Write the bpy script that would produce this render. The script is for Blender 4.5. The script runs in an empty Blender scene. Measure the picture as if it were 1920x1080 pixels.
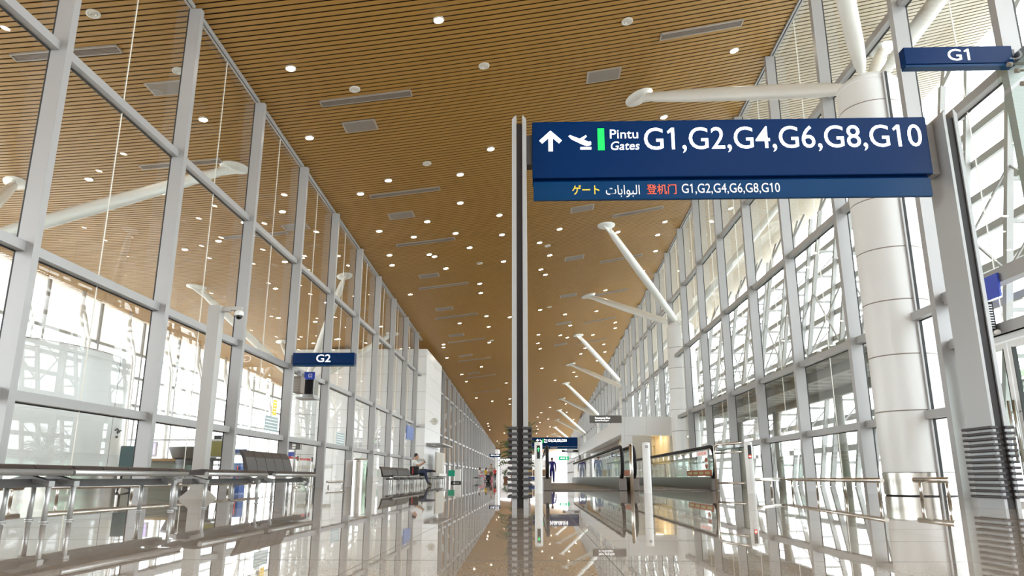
import bpy, bmesh, math, random
from mathutils import Vector, Matrix
R = math.radians
PI = math.pi
scene = bpy.context.scene
COL = scene.collection

# ------------------------------------------------------------------ camera
cam_d = bpy.data.cameras.new('camera')
cam_d.sensor_width = 36.0
cam_d.lens = 25.966
cam_d.clip_start = 0.05
cam_d.clip_end = 2000
cam = bpy.data.objects.new('camera', cam_d)
COL.objects.link(cam)
cam.location = (0, 0, 0.32)
cam.rotation_euler = (R(90 + 14.42), 0, R(1.70))
scene.camera = cam

# ------------------------------------------------------------------ world / light / exposure
world = bpy.data.worlds.new('overcast_sky')
scene.world = world
world.use_nodes = True
wn = world.node_tree.nodes
bg = wn['Background']
bg.inputs[0].default_value = (0.90, 0.955, 1.0, 1)
bg.inputs[1].default_value = 3.3
scene.view_settings.view_transform = 'Standard'
scene.view_settings.look = 'None'
scene.view_settings.exposure = 1.25
scene.view_settings.gamma = 1.0
scene.view_settings.use_curve_mapping = False
scene.cycles.max_bounces = 14
scene.cycles.diffuse_bounces = 5
scene.cycles.glossy_bounces = 6
scene.cycles.transparent_max_bounces = 40
scene.cycles.sample_clamp_indirect = 8
scene.cycles.caustics_reflective = False
scene.cycles.caustics_refractive = False
scene.cycles.use_denoising = True

# ------------------------------------------------------------------ materials
def mat(name, col, rough=0.5, metal=0.0, spec=0.5, emit=None, estr=0.0, noise=0.0, nscale=20.0, coat=0.0):
    m = bpy.data.materials.new(name)
    m.use_nodes = True
    nt = m.node_tree
    b = nt.nodes['Principled BSDF']
    c = (col[0], col[1], col[2], 1)
    b.inputs['Base Color'].default_value = c
    b.inputs['Roughness'].default_value = rough
    b.inputs['Metallic'].default_value = metal
    b.inputs['Specular IOR Level'].default_value = spec
    b.inputs['Coat Weight'].default_value = coat
    if emit is not None:
        b.inputs['Emission Color'].default_value = (emit[0], emit[1], emit[2], 1)
        b.inputs['Emission Strength'].default_value = estr
    if noise > 0:
        tc = nt.nodes.new('ShaderNodeTexCoord')
        no = nt.nodes.new('ShaderNodeTexNoise')
        no.inputs['Scale'].default_value = nscale
        no.inputs['Detail'].default_value = 3
        mx = nt.nodes.new('ShaderNodeMix')
        mx.data_type = 'RGBA'
        mx.inputs[6].default_value = tuple(x * (1 - noise) for x in col) + (1,)
        mx.inputs[7].default_value = tuple(min(1, x * (1 + noise)) for x in col) + (1,)
        nt.links.new(tc.outputs['Object'], no.inputs['Vector'])
        nt.links.new(no.outputs['Fac'], mx.inputs[0])
        nt.links.new(mx.outputs[2], b.inputs['Base Color'])
    return m

def glass_mat(name, tint, refl=1.0, ior=1.5):
    m = bpy.data.materials.new(name)
    m.use_nodes = True
    nt = m.node_tree
    nt.nodes.clear()
    out = nt.nodes.new('ShaderNodeOutputMaterial')
    mix = nt.nodes.new('ShaderNodeMixShader')
    tr = nt.nodes.new('ShaderNodeBsdfTransparent')
    tr.inputs[0].default_value = (*tint, 1)
    gl = nt.nodes.new('ShaderNodeBsdfGlossy')
    gl.inputs['Roughness'].default_value = 0.0
    gl.inputs[0].default_value = (refl, refl, refl, 1)
    fr = nt.nodes.new('ShaderNodeFresnel')
    ge = nt.nodes.new('ShaderNodeNewGeometry')
    io = nt.nodes.new('ShaderNodeMapRange')          # same pane seen from either face
    io.inputs[3].default_value = ior; io.inputs[4].default_value = 1.0 / ior
    nt.links.new(ge.outputs['Backfacing'], io.inputs[0]); nt.links.new(io.outputs[0], fr.inputs[0])
    nt.links.new(fr.outputs[0], mix.inputs[0])
    nt.links.new(tr.outputs[0], mix.inputs[1])
    nt.links.new(gl.outputs[0], mix.inputs[2])
    nt.links.new(mix.outputs[0], out.inputs[0])
    return m

def floor_mat():
    m = bpy.data.materials.new('polished_granite')
    m.use_nodes = True
    nt = m.node_tree
    b = nt.nodes['Principled BSDF']
    tc = nt.nodes.new('ShaderNodeTexCoord')
    n1 = nt.nodes.new('ShaderNodeTexNoise'); n1.inputs['Scale'].default_value = 110; n1.inputs['Detail'].default_value = 4
    n2 = nt.nodes.new('ShaderNodeTexVoronoi'); n2.inputs['Scale'].default_value = 60
    r1 = nt.nodes.new('ShaderNodeValToRGB')
    r1.color_ramp.elements[0].position = 0.36; r1.color_ramp.elements[0].color = (0.24, 0.19, 0.15, 1)
    r1.color_ramp.elements[1].position = 0.62; r1.color_ramp.elements[1].color = (0.58, 0.49, 0.41, 1)
    mx = nt.nodes.new('ShaderNodeMix'); mx.data_type = 'RGBA'; mx.blend_type = 'MULTIPLY'
    r2 = nt.nodes.new('ShaderNodeValToRGB')
    r2.color_ramp.elements[0].position = 0.0; r2.color_ramp.elements[0].color = (0.55, 0.5, 0.46, 1)
    r2.color_ramp.elements[1].position = 0.35; r2.color_ramp.elements[1].color = (1, 1, 1, 1)
    nt.links.new(tc.outputs['Object'], n1.inputs['Vector'])
    nt.links.new(tc.outputs['Object'], n2.inputs['Vector'])
    nt.links.new(n1.outputs['Fac'], r1.inputs[0])
    nt.links.new(n2.outputs['Distance'], r2.inputs[0])
    mx.inputs[0].default_value = 0.35
    nt.links.new(r1.outputs[0], mx.inputs[6])
    nt.links.new(r2.outputs[0], mx.inputs[7])
    # tile joints : 0.97 m grid
    sep = nt.nodes.new('ShaderNodeSeparateXYZ')
    nt.links.new(tc.outputs['Object'], sep.inputs[0])
    def joint(sock, off, wid):
        a = nt.nodes.new('ShaderNodeMath'); a.operation = 'ADD'; a.inputs[1].default_value = off + 97.0
        d = nt.nodes.new('ShaderNodeMath'); d.operation = 'DIVIDE'; d.inputs[1].default_value = 0.97
        f = nt.nodes.new('ShaderNodeMath'); f.operation = 'FRACT'
        l = nt.nodes.new('ShaderNodeMath'); l.operation = 'LESS_THAN'; l.inputs[1].default_value = wid / 0.97
        nt.links.new(sock, a.inputs[0]); nt.links.new(a.outputs[0], d.inputs[0])
        nt.links.new(d.outputs[0], f.inputs[0]); nt.links.new(f.outputs[0], l.inputs[0])
        return l.outputs[0]
    jx = joint(sep.outputs[0], 0.672, 0.004)
    jy = joint(sep.outputs[1], -0.21, 0.014)
    mxm = nt.nodes.new('ShaderNodeMath'); mxm.operation = 'MAXIMUM'
    nt.links.new(jx, mxm.inputs[0]); nt.links.new(jy, mxm.inputs[1])
    m2 = nt.nodes.new('ShaderNodeMix'); m2.data_type = 'RGBA'
    m2.inputs[7].default_value = (0.10, 0.085, 0.075, 1)
    nt.links.new(mxm.outputs[0], m2.inputs[0])
    nt.links.new(mx.outputs[2], m2.inputs[6])
    nt.links.new(m2.outputs[2], b.inputs['Base Color'])
    rr = nt.nodes.new('ShaderNodeMath'); rr.operation = 'MULTIPLY_ADD'
    rr.inputs[1].default_value = 0.5; rr.inputs[2].default_value = 0.018
    nt.links.new(mxm.outputs[0], rr.inputs[0])
    nt.links.new(rr.outputs[0], b.inputs['Roughness'])
    b.inputs['IOR'].default_value = 1.5
    b.inputs['Specular IOR Level'].default_value = 0.5
    # grain of the polish
    bp = nt.nodes.new('ShaderNodeBump'); bp.inputs['Strength'].default_value = 0.012; bp.inputs['Distance'].default_value = 0.01
    n3 = nt.nodes.new('ShaderNodeTexNoise'); n3.inputs['Scale'].default_value = 4
    nt.links.new(tc.outputs['Object'], n3.inputs['Vector'])
    nt.links.new(n3.outputs['Fac'], bp.inputs['Height'])
    nt.links.new(bp.outputs[0], b.inputs['Normal'])
    return m

def foliage_mat(name, c1, c2):
    m = mat(name, c1, 0.5)
    nt = m.node_tree
    b = nt.nodes['Principled BSDF']
    oi = nt.nodes.new('ShaderNodeNewGeometry')
    mx = nt.nodes.new('ShaderNodeMix'); mx.data_type = 'RGBA'
    mx.inputs[6].default_value = (*c1, 1); mx.inputs[7].default_value = (*c2, 1)
    nt.links.new(oi.outputs['Random Per Island'], mx.inputs[0])
    nt.links.new(mx.outputs[2], b.inputs['Base Color'])
    return m

def steel_mat(name, col, rough, scale=(30, 30, 0.3)):
    m = mat(name, col, rough, 1.0)
    nt = m.node_tree
    b = nt.nodes['Principled BSDF']
    tc = nt.nodes.new('ShaderNodeTexCoord'); mp = nt.nodes.new('ShaderNodeMapping')
    mp.inputs['Scale'].default_value = scale
    no = nt.nodes.new('ShaderNodeTexNoise'); no.inputs['Scale'].default_value = 6
    mr = nt.nodes.new('ShaderNodeMapRange')
    mr.inputs[3].default_value = rough * 0.6; mr.inputs[4].default_value = rough * 1.5
    nt.links.new(tc.outputs['Object'], mp.inputs[0]); nt.links.new(mp.outputs[0], no.inputs['Vector'])
    nt.links.new(no.outputs['Fac'], mr.inputs[0]); nt.links.new(mr.outputs[0], b.inputs['Roughness'])
    return m

M = {}
M['floor'] = floor_mat()
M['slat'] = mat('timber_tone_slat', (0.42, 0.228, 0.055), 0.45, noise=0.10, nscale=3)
M['slat_pale'] = mat('pale_slat', (0.55, 0.46, 0.34), 0.45, noise=0.06, nscale=3)  # same slats lightened, standing in for strong daylight beyond the right glass
M['truss'] = mat('light_grey_truss_paint', (0.42, 0.42, 0.41), 0.4)
M['slat_gap'] = mat('dark_ceiling_void', (0.012, 0.008, 0.006), 0.9)
M['alu'] = mat('silver_aluminium_paint', (0.43, 0.425, 0.425), 0.38, 0.15, noise=0.03, nscale=2)
M['gasket'] = mat('black_gasket', (0.03, 0.03, 0.03), 0.6)
M['glass'] = glass_mat('facade_glass', (0.955, 0.97, 0.96))
M['glass_green'] = glass_mat('toughened_green_glass', (0.80, 0.90, 0.85))
M['joint'] = mat('silicone_joint', (0.86, 0.84, 0.76), 0.5)
def frosted(name, col):
    m = bpy.data.materials.new(name); m.use_nodes = True
    nt = m.node_tree; nt.nodes.clear()
    out = nt.nodes.new('ShaderNodeOutputMaterial'); mx = nt.nodes.new('ShaderNodeMixShader')
    a = nt.nodes.new('ShaderNodeBsdfDiffuse'); c = nt.nodes.new('ShaderNodeBsdfTranslucent')
    a.inputs[0].default_value = (*col, 1); c.inputs[0].default_value = (*col, 1)
    mx.inputs[0].default_value = 0.6
    nt.links.new(a.outputs[0], mx.inputs[1]); nt.links.new(c.outputs[0], mx.inputs[2]); nt.links.new(mx.outputs[0], out.inputs[0])
    return m
M['frosted'] = frosted('frosted_spandrel', (0.74, 0.72, 0.68))
M['white'] = mat('white_enamel_panel', (0.90, 0.905, 0.905), 0.3, noise=0.015, nscale=1.5)
M['strut'] = mat('white_strut_paint', (0.88, 0.875, 0.83), 0.35, noise=0.015, nscale=2)
M['steel'] = steel_mat('brushed_stainless', (0.66, 0.62, 0.57), 0.22)
M['chrome'] = steel_mat('polished_stainless', (0.62, 0.61, 0.60), 0.3)
M['postwhite'] = mat('off_white_post_paint', (0.50, 0.49, 0.47), 0.4)
M['leg'] = mat('silver_leg_paint', (0.50, 0.50, 0.49), 0.35, 0.4)
M['greymetal'] = mat('satin_grey_metal', (0.42, 0.415, 0.41), 0.35, 0.6)
M['darkmetal'] = mat('dark_grey_metal', (0.10, 0.095, 0.095), 0.4, 0.3)
M['seat'] = mat('dark_brown_leather', (0.045, 0.036, 0.034), 0.42, noise=0.1, nscale=40)
M['rubber'] = mat('black_rubber', (0.012, 0.010, 0.011), 0.6, spec=0.3)
M['core'] = mat('black_post_core', (0.012, 0.006, 0.006), 0.5)
M['bumper'] = mat('charcoal_bumper_rubber', (0.055, 0.05, 0.055), 0.5)
M['postgrey'] = mat('pale_grey_post_paint', (0.43, 0.435, 0.44), 0.35, 0.15)
M['blue'] = mat('navy_sign_enamel', (0.0005, 0.024, 0.11), 0.25, 0.0, 0.12)
M['blue2'] = mat('blue_sign_strip', (0.0005, 0.042, 0.14), 0.25, 0.0, 0.15)
M['brightblue'] = mat('royal_blue_label', (0.035, 0.085, 0.60), 0.35)
M['textwhite'] = mat('lit_white_lettering', (0.9, 0.9, 0.9), 0.5, emit=(1, 1, 1), estr=0.75)
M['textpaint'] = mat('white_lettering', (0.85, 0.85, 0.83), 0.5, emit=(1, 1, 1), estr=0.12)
M['green'] = mat('lit_green_bar', (0.0, 0.5, 0.06), 0.5, emit=(0.0, 0.85, 0.06), estr=0.8)
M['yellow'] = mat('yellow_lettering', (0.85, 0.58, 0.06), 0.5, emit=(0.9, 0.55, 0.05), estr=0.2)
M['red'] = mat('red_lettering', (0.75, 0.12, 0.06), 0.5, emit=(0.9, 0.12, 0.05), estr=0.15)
M['lamp'] = mat('glowing_lamp_lens', (1, 0.95, 0.85), 0.5, emit=(1.0, 0.88, 0.70), estr=24)
M['ring'] = mat('pale_lamp_ring', (0.75, 0.72, 0.66), 0.4)
M['vent'] = mat('grey_vent_metal', (0.29, 0.245, 0.21), 0.5)
M['ventframe'] = mat('vent_frame_metal', (0.46, 0.41, 0.36), 0.4, 0.2)
M['soffit'] = mat('olive_grey_soffit', (0.25, 0.25, 0.21), 0.5)
M['greysign'] = mat('grey_brown_sign', (0.13, 0.115, 0.105), 0.45)
M['redlight'] = mat('red_signal_light', (0.6, 0.02, 0.01), 0.4, emit=(1, 0.05, 0.03), estr=2.0)
M['greenlight'] = mat('green_signal_light', (0.0, 0.3, 0.06), 0.4, emit=(0.05, 0.8, 0.2), estr=1.0)
M['panelblack'] = mat('black_display', (0.01, 0.01, 0.012), 0.15)
M['belt'] = mat('ribbed_metal_belt', (0.16, 0.15, 0.14), 0.4, 0.5)
M['skirt'] = mat('satin_steel_skirt', (0.20, 0.18, 0.165), 0.35, 0.5)
M['orange'] = mat('orange_red_sticker', (0.62, 0.14, 0.06), 0.5)
M['sticker'] = mat('cream_sticker', (0.75, 0.6, 0.3), 0.5)
M['warmwall'] = mat('warm_yellow_wall', (0.88, 0.80, 0.62), 0.6)
M['warmlamp'] = mat('warm_ceiling_panel', (1, 0.9, 0.7), 0.5, emit=(1.0, 0.88, 0.66), estr=4.0)
M['cream'] = mat('cream_panel', (0.70, 0.66, 0.58), 0.45)
M['leaf'] = foliage_mat('palm_leaf', (0.03, 0.09, 0.02), (0.10, 0.20, 0.05))
M['treeleaf'] = foliage_mat('tree_leaf', (0.30, 0.37, 0.24), (0.46, 0.50, 0.38))  # leaf colours paled to paint in the bright outdoor haze
M['bark'] = mat('bark', (0.16, 0.11, 0.07), 0.8)
M['pot'] = mat('terracotta_planter', (0.35, 0.16, 0.09), 0.6)
M['ground'] = mat('pale_apron_concrete', (0.74, 0.74, 0.72), 0.8, noise=0.05, nscale=0.3)
M['skin'] = mat('skin', (0.55, 0.32, 0.22), 0.5)
M['hair'] = mat('dark_hair', (0.02, 0.016, 0.014), 0.5)
M['shirt_white'] = mat('white_cotton', (0.85, 0.85, 0.85), 0.8)
M['jeans'] = mat('dark_blue_denim', (0.035, 0.05, 0.11), 0.8)
M['shoe'] = mat('brown_leather_shoe', (0.06, 0.04, 0.03), 0.5)
M['shirt_yellow'] = mat('yellow_cotton', (0.85, 0.55, 0.03), 0.8)
M['shirt_red'] = mat('red_cotton', (0.75, 0.05, 0.05), 0.8)
M['shirt_stripe'] = mat('brown_striped_cotton', (0.45, 0.33, 0.24), 0.8)
_nt = M['shirt_stripe'].node_tree
_tc = _nt.nodes.new('ShaderNodeTexCoord'); _wv = _nt.nodes.new('ShaderNodeTexWave'); _wv.bands_direction = 'Z'; _wv.inputs['Scale'].default_value = 3.2
_rp = _nt.nodes.new('ShaderNodeValToRGB'); _rp.color_ramp.interpolation = 'CONSTANT'
_rp.color_ramp.elements[0].color = (0.30, 0.16, 0.08, 1); _rp.color_ramp.elements[1].color = (0.85, 0.82, 0.76, 1); _rp.color_ramp.elements[1].position = 0.5
_nt.links.new(_tc.outputs['Object'], _wv.inputs['Vector']); _nt.links.new(_wv.outputs['Fac'], _rp.inputs[0]); _nt.links.new(_rp.outputs[0], _nt.nodes['Principled BSDF'].inputs['Base Color'])
M['pink'] = mat('pink_fabric', (0.85, 0.35, 0.45), 0.8)
M['navycloth'] = mat('navy_uniform', (0.03, 0.03, 0.28), 0.8)
M['hivis'] = mat('lime_vest', (0.55, 0.75, 0.12), 0.7)
M['black'] = mat('black_fabric', (0.012, 0.012, 0.015), 0.7)
M['screen'] = mat('lilac_lit_screen', (0.3, 0.25, 0.6), 0.3, emit=(0.5, 0.42, 0.85), estr=0.8)
M['teal'] = mat('teal_moulded_plastic', (0.08, 0.16, 0.17), 0.4)
M['wood'] = mat('light_oak', (0.50, 0.32, 0.16), 0.5)
M['olive'] = mat('olive_yellow_poster', (0.36, 0.33, 0.06), 0.5)
M['signgreen'] = mat('emerald_board', (0.0, 0.36, 0.22), 0.5)
M['exitgreen'] = mat('lit_green_exit', (0.0, 0.35, 0.14), 0.5, emit=(0.0, 0.5, 0.2), estr=0.35)
M['bluecab'] = mat('mid_blue_laminate', (0.07, 0.16, 0.50), 0.4)
M['clockface'] = mat('ivory_clock_face', (0.80, 0.78, 0.70), 0.4)
M['notice'] = mat('pale_teal_notice', (0.45, 0.58, 0.60), 0.5)
M['beltred'] = mat('red_webbing', (0.80, 0.07, 0.05), 0.6)

# ------------------------------------------------------------------ mesh helpers
class MB:
    def __init__(self):
        self.bm = bmesh.new(); self.mats = []; self.cur = 0
    def m(self, name):
        mm = M[name]
        if mm not in self.mats: self.mats.append(mm)
        self.cur = self.mats.index(mm); return self
    def face(self, vs, smooth=False):
        try:
            f = self.bm.faces.new(vs)
        except ValueError:
            return None
        f.material_index = self.cur; f.smooth = smooth
        return f
    def box(self, x0, x1, y0, y1, z0, z1, bev=0.0, mtx=None):
        pts = [(x0,y0,z0),(x1,y0,z0),(x1,y1,z0),(x0,y1,z0),(x0,y0,z1),(x1,y0,z1),(x1,y1,z1),(x0,y1,z1)]
        vs = [self.bm.verts.new(mtx @ Vector(p) if mtx else p) for p in pts]
        fs = [self.face([vs[i] for i in q]) for q in ((0,3,2,1),(4,5,6,7),(0,1,5,4),(1,2,6,5),(2,3,7,6),(3,0,4,7))]
        if bev > 0:
            es = list({e for f in fs for e in f.edges})
            r = bmesh.ops.bevel(self.bm, geom=es, offset=bev, segments=2, profile=0.5, affect='EDGES')
            for f in r['faces']: f.material_index = self.cur
        return self
    def hexa(self, pts):
        vs = [self.bm.verts.new(p) for p in pts]
        for q in ((0,3,2,1),(4,5,6,7),(0,1,5,4),(1,2,6,5),(2,3,7,6),(3,0,4,7)): self.face([vs[i] for i in q])
        return self
    def bar(self, a, b, w, h, up=(0,0,1)):
        a = Vector(a); b = Vector(b); d = (b - a).normalized(); u = Vector(up)
        s = d.cross(u)
        if s.length < 1e-4: s = d.cross(Vector((0,1,0)))
        s.normalize(); u = s.cross(d)
        s *= w/2; u *= h/2
        self.hexa([a-s-u, a+s-u, b+s-u, b-s-u, a-s+u, a+s+u, b+s+u, b-s+u])
        return self
    def path(self, pts, rad, n=10, caps=True, closed=False):
        pts = [Vector(p) for p in pts]
        k = len(pts)
        rads = rad if isinstance(rad, (list, tuple)) else [rad]*k
        rings = []; prev = None
        for i in range(k):
            a = pts[i-1] if (i > 0 or closed) else pts[i]; b = pts[(i+1) % k] if (i < k-1 or closed) else pts[i]
            d = (b - a).normalized()
            if prev is None:
                ref = Vector((0,0,1)) if abs(d.z) < 0.9 else Vector((0,1,0))
                s = d.cross(ref).normalized()
            else:
                s = (prev - d * prev.dot(d)).normalized()
            prev = s; t = d.cross(s)
            rings.append([self.bm.verts.new(pts[i] + rads[i]*(s*math.cos(2*PI*j/n) + t*math.sin(2*PI*j/n))) for j in range(n)])
        for i in range(k if closed else k-1):
            A = rings[i]; B = rings[(i+1) % k]
            for j in range(n): self.face([A[j], A[(j+1)%n], B[(j+1)%n], B[j]], True)
        if caps and not closed:
            self.face(rings[0][::-1]); self.face(rings[-1])
        return self
    def lathe(self, prof, cx=0, cy=0, n=24, smooth=True, a0=0.0, a1=2*PI):
        out = [prof[0]]                                   # crease where the profile turns sharply
        for i in range(1, len(prof)-1):
            p, q, w = prof[i-1], prof[i], prof[i+1]
            d1 = math.atan2(q[1]-p[1], q[0]-p[0]); d2 = math.atan2(w[1]-q[1], w[0]-q[0])
            dd = abs((d2-d1+PI) % (2*PI) - PI)
            out.append(q)
            if dd > 0.45 and q[0] > 1e-6: out += [None, q]
        out.append(prof[-1])
        prof = out
        full = abs(a1 - a0 - 2*PI) < 1e-6
        k = n if full else n+1
        rings = []
        for pz in prof:
            if pz is None:
                rings.append(None); continue
            r, z = pz
            if r < 1e-6:
                rings.append([self.bm.verts.new((cx, cy, z))])
            else:
                rings.append([self.bm.verts.new((cx + r*math.cos(a0+(a1-a0)*j/n), cy + r*math.sin(a0+(a1-a0)*j/n), z)) for j in range(k)])
        for A, B in zip(rings, rings[1:]):
            if A is None or B is None: continue
            for j in range(n):
                j2 = (j+1) % k
                if len(A) == 1 and len(B) == 1: continue
                if len(A) == 1: self.face([A[0], B[j2], B[j]], smooth)
                elif len(B) == 1: self.face([A[j], A[j2], B[0]], smooth)
                else: self.face([A[j], A[j2], B[j2], B[j]], smooth)
        return self
    def quad(self, pts):
        self.face([self.bm.verts.new(p) for p in pts]); return self
    def prism(self, outline, y0, y1):
        # outline in (x,z), extruded along y
        A = [self.bm.verts.new((x, y0, z)) for x, z in outline]; B = [self.bm.verts.new((x, y1, z)) for x, z in outline]
        n = len(outline)
        self.face(A); self.face(B[::-1])
        for i in range(n): self.face([A[i], B[i], B[(i+1)%n], A[(i+1)%n]])
        return self
    def ellipsoid(self, c, rx, ry, rz, seg=12, rings=8):
        mt = Matrix.Translation(c) @ Matrix.Diagonal((rx, ry, rz, 1))
        r = bmesh.ops.create_uvsphere(self.bm, u_segments=seg, v_segments=rings, radius=1, matrix=mt)
        for f in {f for v in r['verts'] for f in v.link_faces}: f.material_index = self.cur; f.smooth = True
        return self
    def build(self, name, parent=None, loc=None):
        me = bpy.data.meshes.new(name)
        if not self.mats: self.m('white')
        bmesh.ops.recalc_face_normals(self.bm, faces=self.bm.faces[:])
        self.bm.to_mesh(me); self.bm.free()
        for mm in self.mats: me.materials.append(mm)
        o = bpy.data.objects.new(name, me); COL.objects.link(o)
        if parent is not None: o.parent = parent
        if loc is not None: o.location = loc
        return o

def tag(o, label=None, cat=None, group=None, kind=None):
    if label: o['label'] = label
    if cat: o['category'] = cat
    if group: o['group'] = group
    if kind: o['kind'] = kind
    return o

def thing(name, loc=(0,0,0), label=None, cat=None, group=None, kind=None, rotz=0):
    o = bpy.data.objects.new(name, None); COL.objects.link(o)
    o.empty_display_size = 0.2
    o.location = loc; o.rotation_euler = (0, 0, rotz)
    return tag(o, label, cat, group, kind)

def copy_tree(o, parent=None):
    c = o.copy(); COL.objects.link(c)
    if parent is not None: c.parent = parent
    for ch in list(o.children): copy_tree(ch, c)
    return c

GLYPH = {}
def glyph_mesh(body, bold):
    cu = bpy.data.curves.new('measure', 'FONT'); cu.body = body; cu.size = 1; cu.offset = bold; cu.resolution_u = 2
    o = bpy.data.objects.new('measure', cu); COL.objects.link(o)
    bpy.context.view_layer.update()
    me = o.to_mesh(); pts = [(v.co.x, v.co.y) for v in me.vertices]
    o.to_mesh_clear(); bpy.data.objects.remove(o); bpy.data.curves.remove(cu)
    return pts
def glyph_right(prefix, bold):
    one = glyph_mesh('1', bold); w = max(p[0] for p in one) - min(p[0] for p in one)
    r = max(p[0] for p in glyph_mesh(prefix, bold))
    return r - w, max(p[1] for p in one)

def text(name, body, parent, x0, x1, z0, z1, y, m, axis='-y', shear=0.0, bold=0.0, ext=0.004):
    """raised lettering filling the rectangle; axis = direction it faces"""
    cu = bpy.data.curves.new(name, 'FONT'); cu.body = body; cu.size = 1; cu.extrude = 0.0; cu.offset = bold; cu.shear = shear
    cu.resolution_u = 4
    o = bpy.data.objects.new(name, cu); COL.objects.link(o)
    bpy.context.view_layer.update()
    dg = bpy.context.evaluated_depsgraph_get()
    me = bpy.data.meshes.new_from_object(o.evaluated_get(dg))
    bpy.data.objects.remove(o)
    bm = bmesh.new(); bm.from_mesh(me)
    for i, ch in enumerate(body):                     # the figure one of this lettering has a flag
        if ch != '1': continue
        r1 = glyph_right(body[:i+1], bold); l1, top = r1[0], r1[1]
        q = [(l1 + 0.004, top), (l1 + 0.004, top - 0.115), (l1 - 0.10, top - 0.185), (l1 - 0.135, top - 0.115)]
        f = bm.faces.new([bm.verts.new((x, y, 0)) for x, y in q])
        if f.normal.z < 0: f.normal_flip()
    xs = [v.co.x for v in bm.verts]; ys = [v.co.y for v in bm.verts]
    ax, bx, ay, by = min(xs), max(xs), min(ys), max(ys)
    r = bmesh.ops.extrude_face_region(bm, geom=bm.faces[:])
    for v in r['geom']:
        if isinstance(v, bmesh.types.BMVert): v.co.z += 1.0
    for v in bm.verts:
        u = (v.co.x - ax) / (bx - ax); w = (v.co.y - ay) / (by - ay); e = v.co.z * ext
        if axis == '-y': v.co = (x0 + u*(x1-x0), y - e, z0 + w*(z1-z0))
        elif axis == '+x': v.co = (y + e, x0 + u*(x1-x0), z0 + w*(z1-z0))
        else: v.co = (y - e, x0 + u*(x1-x0), z0 + w*(z1-z0))   # '-x' (x0 > x1 gives the right reading order)
    bmesh.ops.recalc_face_normals(bm, faces=bm.faces[:])
    bm.to_mesh(me); bm.free()
    me.materials.clear(); me.materials.append(M[m])
    me.name = name
    t = bpy.data.objects.new(name, me); COL.objects.link(t); t.parent = parent
    return t

# ------------------------------------------------------------------ geometry of the place
XL, XR = -7.658, 7.274
def ceil_z(x, y):
    d = x - XL
    return 10.585 - 0.0341*(y - 14.37) + 0.10*d + 0.00335*d*d
def out_x(z):                       # inclined outer facade on the right
    return 11.4 + 0.17*z

Y_BACK, Y_END = -12.0, 185.0

# floor, ground
b = MB().m('floor'); b.box(-22.5, 12.4, Y_BACK, Y_END, -0.3, 0.0)
tag(b.build('floor'), kind='structure')
b = MB().m('ground'); b.box(-400, 400, -200, 600, -0.9, -0.5)
tag(b.build('ground'), kind='structure')

# slatted ceiling: every slat is real, one mesh, with a dark void board above
b = MB().m('slat')
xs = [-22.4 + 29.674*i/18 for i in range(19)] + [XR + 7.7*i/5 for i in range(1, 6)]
y = Y_BACK; pitch = 0.185
while y < Y_END:
    w = 0.130
    prev = None
    for x in xs:
        z = ceil_z(x, y)
        cur = [b.bm.verts.new((x, y, z+0.014)), b.bm.verts.new((x, y, z)), b.bm.verts.new((x, y+w, z-0.0341*w)), b.bm.verts.new((x, y+w, z+0.014))]
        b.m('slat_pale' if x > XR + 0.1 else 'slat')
        if prev:
            for i in range(3): b.face([prev[i], prev[i+1], cur[i+1], cur[i]])
        prev = cur
    y += pitch
ceil_o = tag(b.build('ceiling'), kind='structure')
b = MB().m('slat_gap')
prev = None
for x in xs:
    cur = [b.bm.verts.new((x, Y_BACK, ceil_z(x, Y_BACK)+0.2)), b.bm.verts.new((x, Y_END, ceil_z(x, Y_END)+0.2)),
           b.bm.verts.new((x, Y_END, ceil_z(x, Y_END)+0.5)), b.bm.verts.new((x, Y_BACK, ceil_z(x, Y_BACK)+0.5))]
    if prev:
        for i in range(4): b.face([prev[i], prev[(i+1)%4], cur[(i+1)%4], cur[i]])
    prev = cur
b.build('ceiling_void', ceil_o)

# end walls of the concourse
for nm, yy in (('wall_back', Y_BACK), ('wall_end', Y_END)):
    b = MB().m('white'); b.box(-22.4, 15.0, yy-0.3 if yy < 0 else yy, yy if yy < 0 else yy+0.3, 0, 4.5 if yy > 0 else 13.0)
    tag(b.build(nm), kind='structure')

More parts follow.
